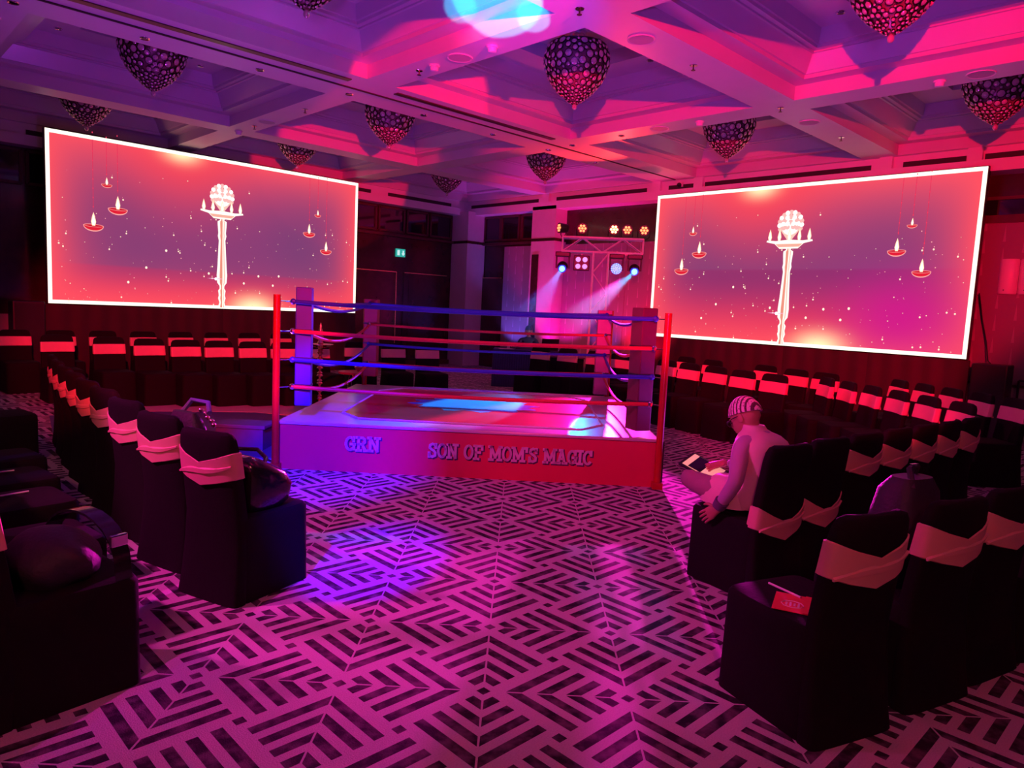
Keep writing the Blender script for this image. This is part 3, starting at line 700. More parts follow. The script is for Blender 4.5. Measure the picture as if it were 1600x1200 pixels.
for i, p in enumerate(L1):
    ang = rad(18 - 3.2 * i)
    lb = ('black-covered chair with sash carrying the glossy black leather bag, end of its row' if i == 0 else
          'black-covered chair with sash holding a small dark bag, next to the row end' if i == 1 else
          'black-covered chair, %s from the glossy leather bag along its row' % ORD[i])
    chair(p, (math.cos(ang), math.sin(ang)), lb, 'row of chairs headed by the leather bag' if i > 1 else None)
for i, p in enumerate([(.36, 3.25), (.40, 3.85), (.46, 4.6), (.5, 5.2), (.56, 5.85), (.88, 7.8)]):
    lb = 'black-covered chair holding the dark shoulder bag with wide strap' if i == 0 else 'black-covered chair, %s along from the shoulder bag in that row' % ORD[i]
    chair(p, (.98, .12), lb, None if i == 0 else 'row of chairs behind the leather-bag row')
for i, p in enumerate([(4.07, 1.77), (4.55, 1.73), (5.02, 1.68), (5.48, 1.63), (5.93, 1.58), (6.36, 1.53), (6.80, 1.49)]):
    lb = ('black-covered chair with slipped sash under the seated man in the cap' if i == 0 else 'empty black-covered chair with slipped sash right beside the seated man' if i == 1 else
          'black-covered chair with peach sash, %s counting from the seated man\'s chair' % ORD[i])
    chair(p, (.2 - .03 * i, .98), lb, 'chairs along the seated man\'s row' if i > 1 else None, 'low' if i < 2 else 'std')
for i, p in enumerate([(2.90, .91), (3.48, .76), (3.98, .66), (4.48, .55), (4.98, .45)]):
    lb = ('black-covered chair with peach sash carrying the red leaflet on its seat' if i == 0 else 'black-covered chair with knotted peach sash and a dark bag behind its back' if i == 1 else
          'black-covered chair with peach sash, %s counting from the leaflet chair' % ORD[i])
    chair(p, (.33 - .04 * i, .95), lb, 'chairs past the knotted-sash chair' if i > 1 else None)
LBf = [(2.55, 12.1), (3.1, 11.62), (3.54, 11.27), (3.96, 11.0), (4.38, 10.82), (4.82, 10.64), (5.25, 10.48), (5.75, 10.36)]
for i, p in enumerate(LBf): chair(p, (.0, -1), 'red-sashed chair, %s from the brass lamp stand, front row below exit-side screen' % ORD[len(LBf) - 1 - i], 'front row below the exit-side screen')
for i in range(8): chair((2.25 + .60 * i, 13.35 - .05 * i), (.04, -1), 'red-sashed chair, %s from the exit-side loudspeaker, back row below that screen' % ORD[i], 'back row below the exit-side screen')
for i, p in enumerate(((6.62, 10.55), (7.15, 10.25), (7.65, 9.95))): chair(p, (-.3, -.95), 'dark covered chair behind the ring, %s past the low chrome-legged table' % ORD[i], 'chairs behind the ring near the lamp stand')
for i, p in enumerate(((9.75, 6.9), (9.70, 6.35), (9.5, 5.82), (9.40, 5.32), (9.2, 4.78), (9.1, 4.28))): chair(p, (-.97, .25), 'red-sashed chair, %s from the truss end, front row below truss-side screen' % ORD[i], 'front row below the truss-side screen')
for i, p in enumerate(((9.9, 9.3), (10.05, 8.75), (10.1, 8.1), (10.0, 7.5))): chair(p, (-.95, -.1), 'dark covered chair before the lighting truss, %s from the navy table' % ORD[i], 'chairs between the ring and the truss')
for i in range(6): chair((9.42 - .275 * i, 3.72 - .375 * i), (-.68, .73), 'pink-sashed chair, %s from the aisle in the row past the seated man' % ORD[i], 'chairs in the row behind the seated man')
for i, p in enumerate(((10.9, 6.75), (10.75, 6.15), (10.7, 5.2), (10.45, 4.6), (10.3, 4.1))): chair(p, (-.97, .25), 'red-sashed chair, %s from the truss end, back row below truss-side screen' % ORD[i], 'back row below the truss-side screen')
for i in range(5): chair((10.32 - .275 * i, 3.13 - .375 * i), (-.68, .73), 'red-sashed chair, %s from the aisle in the last row before the loudspeaker' % ORD[i], 'chairs in the last row by the loudspeaker')

# ------------------------------------------------------------------ chandeliers
def make_chandelier():
    r = thing('chandelier', 'unlit acorn-shaped crystal chandelier of round glass lenses hanging in a coffer', 'chandelier', (0, 0, 0), 0, 'chandeliers in the ceiling coffers')
    Z0, HB = 4.30, .70
    TB = ((0, .03), (.05, .17), (.12, .33), (.24, .56), (.4, .78), (.55, .91), (.7, .99), (.8, 1.0), (.9, .97), (1.05, .87))
    def rad_at(t):
        for (a, ra), (b, rb) in zip(TB[:-1], TB[1:]):
            if t <= b: return .415 * (ra + (rb - ra) * (t - a) / (b - a))
        return .415 * .87
    prof = [(rad_at(t) * .93, Z0 + HB * t) for t in (.0, .03, .08, .15, .25, .38, .52, .68, .84, .95, 1.0)]
    obj('inner_shade', MB().lathe(prof + [(rad_at(1) * .90, Z0 + HB)], n=22), 'shade', r, True)
    rr = random.Random(5); pts = []
    for s, want, tries, tmin in ((.052, 46, 700, .42), (.040, 90, 1500, .28), (.030, 170, 3000, .16), (.022, 330, 5000, .06), (.016, 160, 2600, .02)):
        got = 0
        for _ in range(tries):
            if got >= want: break
            t = tmin + (.985 - tmin) * rr.random(); a = rr.uniform(0, 2 * math.pi); R = rad_at(t)
            if s < .02 and t > .35: continue
            p = Vector((R * math.cos(a), R * math.sin(a), Z0 + HB * t))
            if any((p - q).length_squared < ((s + s2) * .92) ** 2 for q, s2, _n, _a in pts): continue
            dr = rad_at(t + .02) - R; pts.append((p, s, Vector((math.cos(a) * HB * .02, math.sin(a) * HB * .02, -dr)).normalized(), a)); got += 1
    rg, cr = MB(), MB()
    for p, s, nrm, a in pts:
        q = nrm.to_track_quat('Z', 'Y').to_matrix().to_4x4(); q.translation = p
        n = 10; vs = []; fs = []
        for k in range(n):
            c_, s_ = math.cos(2 * math.pi * k / n), math.sin(2 * math.pi * k / n)
            for rad_, h in ((s * .99, -.004), (s * .99, .012), (s * .86, .012), (s * .86, -.004)): vs.append(q @ Vector((rad_ * c_, rad_ * s_, h)))
        for k in range(n):
            for j in range(4): fs.append((k * 4 + j, ((k + 1) % n) * 4 + j, ((k + 1) % n) * 4 + (j + 1) % 4, k * 4 + (j + 1) % 4))
        rg.add(vs, fs)
        vs = [q @ Vector((0, 0, .022))]; fs = []
        for j, (ra, h) in enumerate(((.45, .019), (.86, .006))):
            for k in range(8): vs.append(q @ Vector((s * ra * math.cos(2 * math.pi * k / 8), s * ra * math.sin(2 * math.pi * k / 8), h)))
        for k in range(8):
            fs.append((0, 1 + k, 1 + (k + 1) % 8)); fs.append((1 + k, 9 + k, 9 + (k + 1) % 8, 1 + (k + 1) % 8))
        cr.add(vs, fs)
    obj('crystal_rings', rg, 'bronze', r)['kind'] = 'stuff'
    obj('crystals', cr, 'crystal', r, True)['kind'] = 'stuff'
    obj('rim', MB().tube([(.372 * math.cos(k * math.pi / 16), .372 * math.sin(k * math.pi / 16), Z0 + HB + .01) for k in range(33)], .012, 6), 'bronze', r, True)
    obj('finial', MB().ell((0, 0, Z0 - .035), (.032, .032, .04), 10, 8), 'crystal', r, True)
    mb = MB(); mb.tube([(0, 0, Z0 + HB), (0, 0, 5.2)], .02, 8)
    for k in range(4): mb.tube([(.38 * math.cos(k * math.pi / 2), .38 * math.sin(k * math.pi / 2), Z0 + HB), (.03 * math.cos(k * math.pi / 2), .03 * math.sin(k * math.pi / 2), Z0 + HB + .13)], .006, 5)
    obj('suspension', mb, 'bronze', r)
    obj('ceiling_canopy', MB().lathe([(.10, 5.12), (.11, 5.15), (.11, 5.20)], n=16), 'chrome', r, True)
    return r
CHL = {(3.42, 6.44): 'in the coffer beside the cyan light patch', (3.42, 10.62): 'beyond the track slit, before the exit-side screen', (3.42, 13.87): 'over the loudspeaker end of the exit-side screen',
       (7.22, 2.60): 'in the coffer opposite the man in the cap', (7.22, 6.44): 'hung whole in view in the coffer over the boxing ring', (7.22, 10.62): 'beyond the track slit, next before the exit sign', (7.22, 13.87): 'over the middle of the exit-side screen',
       (11.12, 2.60): 'in the coffer by the white wall fittings', (11.12, 6.44): 'in the coffer above the truss-side screen', (11.12, 10.62): 'in the coffer before the column and truss', (11.12, 13.87): 'in the room-corner coffer above the exit sign'}
ch0 = make_chandelier(); first = True
for x in (3.42, 7.22, 11.12):
    for y in (2.60, 6.44, 10.62, 13.87):
        if x < 4 and y < 3: continue
        o = ch0 if first else copy_tree(ch0); first = False; o.location = (x, y, 0)
        o['label'] = 'unlit crystal chandelier ' + CHL[(x, y)]

# ------------------------------------------------------------------ ceiling fittings
def proto_place(make, pts, z, label_fn):
    p0 = None
    for i, p in enumerate(pts):
        o = make() if p0 is None else copy_tree(p0)
        if p0 is None: p0 = o
        o.location = (p[0], p[1], z); label_fn(o, i)
def mk_down():
    r = thing('downlight', '', 'downlight'); obj('trim_ring', MB().lathe([(.035, -.004), (.05, -.010), (.055, 0), (.055, .004)], n=16), 'chrome', r, True)
    obj('lens', MB().lathe([(.034, -.002), (.034, -.0045)], n=14), 'glass', r); return r
proto_place(mk_down, [(1.56, 8.87), (2.77, 8.86), (4.09, 8.85), (5.34, 8.84), (6.61, 8.86), (8.01, 8.87), (9.34, 8.88), (10.63, 8.87), (9.31, 8.3), (9.24, 7.22)], 4.4,
            lambda o, i: tag(o, 'small unlit chrome downlight in the flat ceiling beam', 'downlight', 'downlights in the ceiling beams'))
proto_place(mk_down, [(2.5, 11.42), (2.5, 9.8), (4.35, 11.42), (4.35, 9.8), (4.4, 7.27), (6.3, 7.27), (7.9, 7.27), (8.2, 6.0), (6.3, 5.65), (8.2, 3.5), (6.3, 3.5), (11.3, 3.5), (12.05, 3.0), (10.2, 3.5), (8.0, 11.42), (6.4, 11.42), (10.2, 7.27), (12.0, 7.27)], 5.02,
            lambda o, i: tag(o, 'small unlit chrome downlight on the raised flat inside a coffer', 'downlight', 'downlights inside the coffers'))
def mk_spr():
    r = thing('sprinkler', '', 'sprinkler'); obj('escutcheon', MB().lathe([(.04, -.006), (.045, 0)], n=14), 'chrome', r, True)
    mb = MB(); mb.tube([(0, 0, 0), (0, 0, -.05)], .008, 6); mb.lathe([(.025, -.05), (.025, -.054)], n=10); obj('deflector', mb, 'bronze', r); return r
proto_place(mk_spr, [(5.33, 7.26), (5.36, 10.09), (5.36, 11.79), (5.18, 4.62), (7.12, 4.62), (9.20, 4.6), (11.15, 4.58)], 4.4, lambda o, i: tag(o, 'fire sprinkler head hanging from a ceiling beam', 'sprinkler', 'sprinklers on the ceiling beams'))
def mk_spk():
    r = thing('ceiling_speaker', '', 'ceiling speaker'); obj('bezel', MB().lathe([(.125, -.004), (.14, -.010), (.145, 0)], n=24), 'white', r, True)
    obj('mesh_face', MB().lathe([(.124, -.003), (.124, -.006)], n=24), 'speakerface', r); return r
proto_place(mk_spk, [(5.34, 6.52), (5.36, 11.33), (9.2, 6.48), (6.14, 4.62), (9.2, 2.34), (10.08, 4.6)], 4.4, lambda o, i: tag(o, 'flat round speaker set into a ceiling beam', 'ceiling speaker', 'round speakers in the ceiling'))
def mk_smk():
    r = thing('smoke_detector', '', 'smoke detector'); obj('base', MB().lathe([(.062, -.02), (.065, 0)], n=18), 'white', r, True)
    obj('sensor_head', MB().lathe([(.030, -.065), (.045, -.06), (.052, -.02)], n=18), 'white', r, True); return r
proto_place(mk_smk, [(5.33, 6.97), (5.33, 5.97), (9.2, 2.74), (1.5, 9.5), (9.2, 5.8), (5.36, 12.4)], 4.4, lambda o, i: tag(o, 'white cone-shaped detector under a ceiling beam', 'smoke detector', 'detectors on the ceiling beams'))

# ------------------------------------------------------------------ lighting truss
TA = rad(-45 - 6)          # truss runs across the view
tr = thing('lighting_truss', 'T-shaped aluminium truss carrying coloured stage lights by the papered wall', 'truss', (11.45, 9.25, 0), TA)
def truss_beam(mb, p0, p1, w_, seg, up):
    p0, p1, up = Vector(p0), Vector(p1), Vector(up); d = (p1 - p0).normalized(); sd = d.cross(up).normalized()
    cs = [(a, b) for a in (-1, 1) for b in (-1, 1)]
    for a, b in cs: mb.tube([p0 + sd * a * w_ / 2 + up * b * w_ / 2, p1 + sd * a * w_ / 2 + up * b * w_ / 2], .022, 8)
    n = max(1, round((p1 - p0).length / seg)); L_ = (p1 - p0).length / n
    for k in range(n):
        q0, q1 = p0 + d * L_ * k, p0 + d * L_ * (k + 1)
        for a in (-1, 1):
            s_ = 1 if k % 2 else -1
            mb.tube([q0 + sd * a * w_ / 2 + up * s_ * w_ / 2, q1 + sd * a * w_ / 2 - up * s_ * w_ / 2], .010, 6)
            mb.tube([q0 + up * a * w_ / 2 + sd * s_ * w_ / 2, q1 + up * a * w_ / 2 - sd * s_ * w_ / 2], .010, 6)
    for q in (p0, p1):
        for a in (-1, 1):
            mb.tube([q + sd * a * w_ / 2 - up * w_ / 2, q + sd * a * w_ / 2 + up * w_ / 2], .014, 6); mb.tube([q + up * a * w_ / 2 - sd * w_ / 2, q + up * a * w_ / 2 + sd * w_ / 2], .014, 6)
mb = MB(); truss_beam(mb, (-.8, 0, 2.95), (.8, 0, 2.95), .28, .4, (0, 0, 1)); obj('crossbar', mb, 'steel', tr, True)
mb = MB(); truss_beam(mb, (-.02, 0, .04), (-.02, 0, 2.80), .30, .42, (1, 0, 0)); obj('mast', mb, 'steel', tr, True)
obj('base_plate', MB().box((0, 0, .02), (.8, .8, .04), 0, .006), 'steel', tr)
def in_truss(x, y, z):
    c, s = math.cos(TA), math.sin(TA); return (11.45 + c * x - s * y, 9.25 + s * x + c * y, z)
def par_can(x, z, lens, label, yaw=0., grp=None):
    r = thing('par_can', label, 'stage light', in_truss(x, 0, z), TA + yaw, grp)
    rs = []
    for y, rr in ((.10, .05), (.08, .085), (-.08, .10), (-.10, .105), (-.10, .09)):
        rs.append([(rr * math.cos(2 * math.pi * k / 18), y, .17 + rr * math.sin(2 * math.pi * k / 18)) for k in range(18)])
    obj('housing', MB().rings(rs), 'black', r, True)
    obj('yoke', MB().tube([(-.115, 0, .17), (-.115, 0, .05), (-.05, 0, .0), (.05, 0, .0), (.115, 0, .05), (.115, 0, .17)], .010, 6), 'black', r)
    for k in range(7):
        a = 2 * math.pi * k / 6; c = (0, 0) if k == 6 else (.058 * math.cos(a), .058 * math.sin(a))
        mb = MB(); mb.ell((c[0], -.102, .17 + c[1]), (.024, .008, .024), 10, 6)
        obj('led_lens', mb, lens, r, True)
par_can(-.80, 3.10, 'lamp_red', 'black stage light turned sideways at the end of the truss top', rad(-62))
par_can(-.42, 3.10, 'lamp_red', 'red-lit round stage light alone on the middle of the truss top half')
par_can(.21, 3.10, 'lamp_redhot', 'brightest red stage light on top of the truss')
par_can(.47, 3.10, 'lamp_red', 'red-lit round stage light between the brightest one and the end light')
par_can(.80, 3.10, 'lamp_red', 'red-lit round stage light on the truss top end nearest the screen')
def moving_head(x, z, lens, label, bee=False, tilt=0.):
    r = thing('moving_head', label, 'stage light', in_truss(x, 0, z), TA)
    obj('base', MB().box((0, 0, -.05), (.30, .22, .10), 0, .02), 'black', r)
    obj('clamp', MB().tube([(0, 0, 0), (0, 0, .05)], .02, 8), 'steel', r)
    for sx in (-1, 1): obj('yoke_arm', MB().box((sx * .125, 0, -.21), (.03, .12, .24), 0, .01), 'black', r)
    h = obj('head', MB().ell((0, 0, -.29), (.105, .13, .105), 16, 10), 'black', r, True)
    if bee:
        obj('lens_rim', MB().ell((0, -.115, -.30), (.115, .02, .115), 20, 6), 'lamp_rim', h, True)
        mb = MB()
        for q, (nn, rr) in enumerate(((1, 0), (6, .033), (12, .066), (16, .096))):
            for k in range(nn): mb.ell((rr * math.cos(2 * math.pi * k / nn), -.134, -.30 + rr * math.sin(2 * math.pi * k / nn)), (.013, .008, .013), 8, 4)
        obj('led_cells', mb, 'lamp_bee', h, True)['kind'] = 'stuff'
    else:
        obj('lens_rim', MB().ell((0, -.10, -.34), (.085, .05, .085), 16, 8), 'lamp_rim', h, True)
        obj('lens', MB().ell((0, -.135, -.345), (.058, .03, .058), 14, 8), lens, h, True)
moving_head(-.78, 2.80, 'lamp_blue', 'moving head light with blue lens hanging at the truss end by the column')
moving_head(.30, 2.80, 'lamp_blue', 'moving head with honeycomb of white cells hanging under the truss', True)
moving_head(.66, 2.80, 'lamp_blue', 'moving head light with blue lens hanging at the truss end by the screen')
b4 = thing('blinder_light', 'black square light with four pale round cells under the truss', 'stage light', in_truss(-.40, 0, 2.80), TA)
obj('housing', MB().box((0, 0, -.21), (.32, .12, .30), 0, .015), 'black', b4); obj('clamp', MB().tube([(0, 0, -.06), (0, 0, .0)], .02, 8), 'steel', b4)
for sx in (-1, 1):
    for sz in (-1, 1): obj('cell', MB().ell((sx * .068, -.062, -.21 + sz * .068), (.052, .014, .052), 14, 6), 'lamp_cell', b4, True)
# light the fixtures throw, and the thin haze that shows the two beams
H1, H2, RC = in_truss(.66, -.24, 2.44), in_truss(-.78, -.24, 2.44), (5.65, 6.35, .47)
spot('truss_cyan_spot', H1, RC, (.0, .50, 1), 9000, 9, .3, .03)
spot('truss_blue_spot', H2, RC, (.02, .25, 1), 5200, 10, .3, .03)
spot('truss_blue_spot', in_truss(-.4, -.22, 2.45), (5.55, 4.25, .47), (.0, .18, 1), 1500, 6, .3, .03)
spot('truss_violet_spot', in_truss(-.3, -.22, 2.45), (4.4, 6.5, .47), (.15, .02, 1), 2200, 22, .4, .05)
spot('truss_magenta_spot', in_truss(.30, -.25, 2.5), (1.9, 2.2, 0), (1, .01, .60), 9500, 23, .25, .05)
spot('truss_red_spot', in_truss(.21, -.2, 3.3), (8.0, 7.8, 4.4), (1, .03, .02), 420, 75, .6, .05)
spot('wall_fill_spot', (12.1, 11.3, .25), (13.1, 11.8, 3.0), (1, .0, .50), 300, 80, .5, .05)  # unseen floor lamps added to colour the wall behind the truss
spot('wall_fill_spot', (12.3, 10.4, .25), (13.15, 10.4, 2.6), (.30, .06, 1), 70, 80, .5, .05)
spot('wall_fill_spot', (12.2, 13.4, .25), (13.15, 13.2, 2.4), (.22, .1, 1), 170, 80, .5, .05)
spot('wall_fill_spot', (12.1, 9.1, .25), (13.15, 9.2, 2.6), (1, .0, .05), 420, 90, .5, .05)
hz = bpy.data.materials.new('thin_stage_haze'); hz.use_nodes = True
hz.node_tree.nodes.clear(); ho = hz.node_tree.nodes.new('ShaderNodeOutputMaterial'); hv = hz.node_tree.nodes.new('ShaderNodeVolumeScatter')
hv.inputs['Color'].default_value = (.9, .9, .95, 1); hv.inputs['Density'].default_value = .022; hv.inputs['Anisotropy'].default_value = .2
hz.node_tree.links.new(hv.outputs[0], ho.inputs['Volume'])
for hp, ha, lb in ((H1, 4.5, 'faint haze in the beam of the moving head nearest the screen'), (H2, 5.0, 'faint haze in the beam of the moving head by the column')):
    a_ = Vector(hp); d_ = (Vector(RC) - a_).normalized(); ln = 3.4
    tag(obj('beam_haze', MB().tube([tuple(a_ + d_ * .03), tuple(a_ + d_ * ln)], [.03, .03 + ln * math.tan(rad(ha))], 20), hz, None, True), lb, 'haze', None, 'stuff')

# ------------------------------------------------------------------ control table and small things behind the ring
tb = thing('control_table', 'navy-skirted table with equipment where the operator sits', 'table', (10.75, 10.5, 0), rad(-45))
obj('tabletop', MB().box((0, 0, .76), (1.45, .6, .03), 0, .006), 'navycloth', tb)
mb = MB(); n = 60; pts = []
path = [(-.72, .3), (-.72, -.3), (.72, -.3), (.72, .3)]
for (a, b), nn in zip(zip(path[:-1], path[1:]), (16, 60, 16)):
    for i in range(nn):
        t = i / nn; pts.append((a[0] + (b[0] - a[0]) * t, a[1] + (b[1] - a[1]) * t))
vs = []; 
for k, (x, y) in enumerate(pts):
    o_ = .012 * (k % 2); sx = -o_ if abs(x + .72) < .01 else (o_ if abs(x - .72) < .01 else 0); sy = -o_ if abs(y + .3) < .01 else 0
    vs.append((x + sx, y + sy))
N_ = len(vs); mb.add([(x * 1.01, y * 1.02, 0) for x, y in vs] + [(x, y, .75) for x, y in vs], [(i, i + 1, N_ + i + 1, N_ + i) for i in range(N_ - 1)])
obj('pleated_skirt', mb, 'navycloth', tb)
def on_table(x, y, z=.776):
    c, s = math.cos(rad(-45)), math.sin(rad(-45)); return (10.75 + c * x - s * y, 10.5 + s * x + c * y, z)
lp = thing('laptop', 'open dark laptop on the navy table beside the operator', 'laptop', on_table(.42, .05), rad(-45 + 190))
obj('keyboard_base', MB().box((0, 0, .01), (.36, .25, .02), 0, .004), 'black', lp)
mb = MB(); mb.box((0, 0, .12), (.36, .012, .24), 0, .003); lid = obj('lid', mb, 'black', lp); lid.location = (0, .125, .015); lid.rotation_euler.x = rad(-15)
obj('screen', MB().box((0, -.0075, .125), (.32, .002, .19)), 'laptopscreen', lid)
mx_ = thing('mixing_console', 'low dark mixing console lying on the navy table', 'console', on_table(-.05, .05), rad(-45))
obj('body', MB().prism([(-.15, 0), (.15, 0), (.15, .09), (-.15, .03)], (-.22, 0, 0), (0, 1, 0), (0, 0, 1), .44), 'black', mx_)
for k in range(8): obj('fader_knob', MB().box((-.18 + .05 * k, -.05 + .02 * (k % 3), .062), (.014, .02, .02)), 'white', mx_)
gl = thing('drinking_glass', 'small clear glass standing on the navy table', 'glass', on_table(-.42, .0))
obj('bowl', MB().lathe([(.025, 0), (.03, .004), (.033, .11), (.030, .11), (.027, .01)], n=14), 'cupwhite', gl, True)
obj('drink', MB().lathe([(.026, .011), (.029, .06)], n=14), 'print', gl, True)
tag(obj('paper_sheet', MB().box((0, 0, .001), (.30, .21, .002)), 'print', None, False, on_table(-.46, -.14), rad(-30)), 'pale sheet of paper on the navy table', 'paper')
t2 = thing('side_cabinet', 'black cloth-covered case beside the navy table', 'case', (10.42, 9.18, 0), rad(-45))
obj('cover', MB().box((0, 0, .36), (.7, .4, .72), 0, .02), 'cover', t2); obj('lid_board', MB().box((0, 0, .735), (.74, .44, .03), 0, .006), 'black', t2)

# tall brass oil lamp stand
ol = thing('oil_lamp_stand', 'tall turned brass oil lamp stand on the floor behind the ring', 'lamp stand', (5.42, 9.62, 0))
obj('base', MB().lathe([(.15, 0), (.15, .02), (.10, .05), (.05, .08), (.03, .10)], n=20), 'brassdull', ol, True)
pr = [(.03, .10)]
for k in range(7):
    z = .10 + k * .115; pr += [(.022, z + .015), (.05, z + .045), (.03, z + .07), (.042, z + .085), (.02, z + .11)]
obj('stem', MB().lathe(pr, n=14), 'brassdull', ol, True)
obj('oil_dish', MB().lathe([(.03, .905), (.13, .93), (.19, .955), (.19, .962), (.12, .945), (.03, .93)], n=24), 'brassdull', ol, True)
obj('finial', MB().lathe([(.028, .93), (.045, .98), (.025, 1.02), (.05, 1.07), (.028, 1.11), (.035, 1.15), (.014, 1.20), (.018, 1.23), (.004, 1.28)], n=14), 'brassdull', ol, True)
sdt = thing('side_table', 'small low table with red light painted on its top beside the brass lamp stand', 'table', (6.02, 9.62, 0), rad(-20))
obj('tabletop', MB().lathe([(.22, .50), (.25, .505), (.25, .53), (.24, .535)], n=28), 'redvinyl', sdt, True)  # red vinyl colour stands in for red light falling on the tabletop
for k in range(3):
    a = 2 * math.pi * k / 3; obj('leg', MB().tube([(.10 * math.cos(a), .10 * math.sin(a), .50), (.17 * math.cos(a), .17 * math.sin(a), .3), (.09 * math.cos(a), .09 * math.sin(a), .15), (.2 * math.cos(a), .2 * math.sin(a), 0)], .014, 8), 'chrome', sdt, True)
bw = thing('metal_bowl', 'small shiny bowl on the low chrome-legged table', 'bowl', (6.08, 9.56, .536))
obj('bowl_body', MB().lathe([(.04, 0), (.05, .01), (.09, .06), (.095, .075), (.088, .075), (.045, .015)], n=20), 'chrome', bw, True); obj('lid', MB().lathe([(.09, .074), (.07, .10), (.015, .115), (.02, .13), (.004, .14)], n=20), 'chrome', bw, True)
# table with frame in the far corner behind the last row
ft = thing('framed_stand', 'dark metal framed stand by the pale wainscot', 'stand', (12.75, 2.05, 0), rad(-90))
mb = MB()
for sx in (-.25, .25): mb.tube([(sx, 0, 0), (sx, 0, .92)], .018, 6)
mb.tube([(-.25, 0, .92), (.25, 0, .92)], .018, 6); mb.tube([(-.25, 0, .45), (.25, 0, .45)], .014, 6); obj('frame', mb, 'black', ft)
obj('foot', MB().box((-.25, 0, .015), (.05, .35, .03)), 'black', ft); obj('foot', MB().box((.25, 0, .015), (.05, .35, .03)), 'black', ft)

# ------------------------------------------------------------------ bags, leaflet, stick
def bag_shape(mb, c, r, lean=0.):
    def f(p, d):
        q = Vector(p); q.z = max(q.z, -r[2] * .62)
        q.x += lean * (q.z + r[2] * .6); q.x *= 1 + .10 * math.sin(3 * d.z + 5 * d.y); q.y *= 1 + .06 * math.sin(7 * d.z + 3 * d.x); return q
    mb.ell(c, r, 22, 14, f)
def chair_pt(pos, face, x, y, z):      # point in a chair's own frame
    fx, fy = face; l = math.hypot(fx, fy); fx, fy = fx / l, fy / l
    return (pos[0] + fx * (.28 + y) + fy * x, pos[1] + fy * (.28 + y) - fx * x, z)
F0 = (math.cos(rad(18)), math.sin(rad(18))); A0 = math.atan2(-F0[0], F0[1])
bg1 = thing('leather_bag', 'glossy black leather bag slumped on the end chair of its row', 'bag', chair_pt(L1[0], F0, .0, .02, .468), A0)
mb = MB(); mb.rings([[(x + dx, y + dy, z) for x, y, _ in sq_ring(wd, dp, 0, 0, 0, 26, 3.2)] for z, wd, dp, dx, dy in ((0, .36, .30, 0, 0), (.03, .40, .36, 0, .01), (.12, .41, .36, .01, .02), (.19, .39, .30, .01, .0), (.24, .36, .21, .01, -.05), (.28, .32, .13, 0, -.085), (.30, .26, .06, 0, -.10))])
obj('body', mb, 'leather', bg1, True)
obj('handle', MB().tube([(-.12, -.06, .25), (-.10, .02, .30), (0, .07, .30), (.10, .04, .27), (.13, -.02, .22)], .012, 8), 'leather', bg1, True)
obj('zip', MB().tube([(-.15, -.09, .293), (0, -.095, .303), (.15, -.09, .293)], .005, 6), 'chrome', bg1)
obj('buckle', MB().ell((.02, .20, .06), (.012, .008, .012), 8, 6), 'brass', bg1)
F1 = (math.cos(rad(14.8)), math.sin(rad(14.8))); A1 = math.atan2(-F1[0], F1[1])
bg2 = thing('handbag', 'small dark handbag with pale trim propped on the second chair', 'bag', chair_pt(L1[1], F1, -.02, .0, .468), A1)
mb = MB(); mb.rings([sq_ring(wd, dp, y, z, 0, 22, 3) for z, wd, dp, y in ((0, .30, .16, 0), (.05, .34, .20, 0), (.25, .32, .17, -.03), (.40, .26, .10, -.06), (.45, .20, .05, -.07))]); obj('body', mb, 'fabric_dark', bg2, True)
obj('strap', MB().tube([(-.12, -.03, .40), (-.10, .05, .50), (.02, .08, .49), (.10, .03, .44)], .016, 8), 'cuff', bg2, True)
for k in range(5): obj('bead', MB().ell((.02 + .03 * k, .03 + .01 * (k % 2), .45 - .02 * k), (.016, .016, .016), 8, 6), 'brassdull', bg2, True)
bg3 = thing('shoulder_bag', 'dark shoulder bag with wide strap slumped on a covered chair', 'bag', (.68, 3.30, .468), rad(-75))
mb = MB(); bag_shape(mb, (0, -.02, .08), (.20, .17, .13), .05); obj('body', mb, 'fabric_dark', bg3, True)
rs = []
for i in range(13):
    t = i / 12; a = math.pi * t; c = Vector((.24 * math.cos(a), .14 - .05 * t, -.0 + .25 * math.sin(a) ** .7)); rs.append([tuple(c + Vector((0, -.035, .004))), tuple(c + Vector((0, .035, .004))), tuple(c + Vector((0, .035, -.006))), tuple(c + Vector((0, -.035, -.006)))])
obj('strap', MB().rings(rs), 'leather', bg3, True)
obj('buckle', MB().box((.22, .13, .16), (.02, .07, .05), 0, .006), 'chrome', bg3)
F2 = (.29, .95); A2 = math.atan2(-F2[0], F2[1])
bg4 = thing('backpack', 'dark bag with a webbing strap resting behind the knotted-sash chair back', 'bag', chair_pt((3.48, .76), F2, .02, .02, .468), A2)
mb = MB(); mb.rings([sq_ring(wd, dp, y, z, 0, 22, 3) for z, wd, dp, y in ((0, .28, .22, 0), (.05, .32, .26, 0), (.30, .31, .24, -.02), (.44, .27, .20, -.03), (.50, .20, .12, -.04))]); obj('body', mb, 'fabric_dark', bg4, True)
obj('strap', MB().tube([(-.08, -.10, .46), (-.04, -.05, .54), (.06, -.02, .54), (.10, .02, .47)], .014, 6), 'fabric_dark', bg4, True); obj('buckle', MB().box((.0, -.04, .552), (.04, .012, .012)), 'chrome', bg4)
lf = thing('leaflet', 'red printed leaflet with pale emblem lying on the seat', 'leaflet', (2.90, 1.21, .4705), rad(-70))
obj('sheet', MB().box((0, 0, .0012), (.15, .20, .0024)), 'paper_red', lf)
mb = MB()
mb.tube([(.045 * math.cos(2 * math.pi * k / 8), -.02 + .038 * math.sin(2 * math.pi * k / 8), .0032) for k in range(9)], .0022, 4)
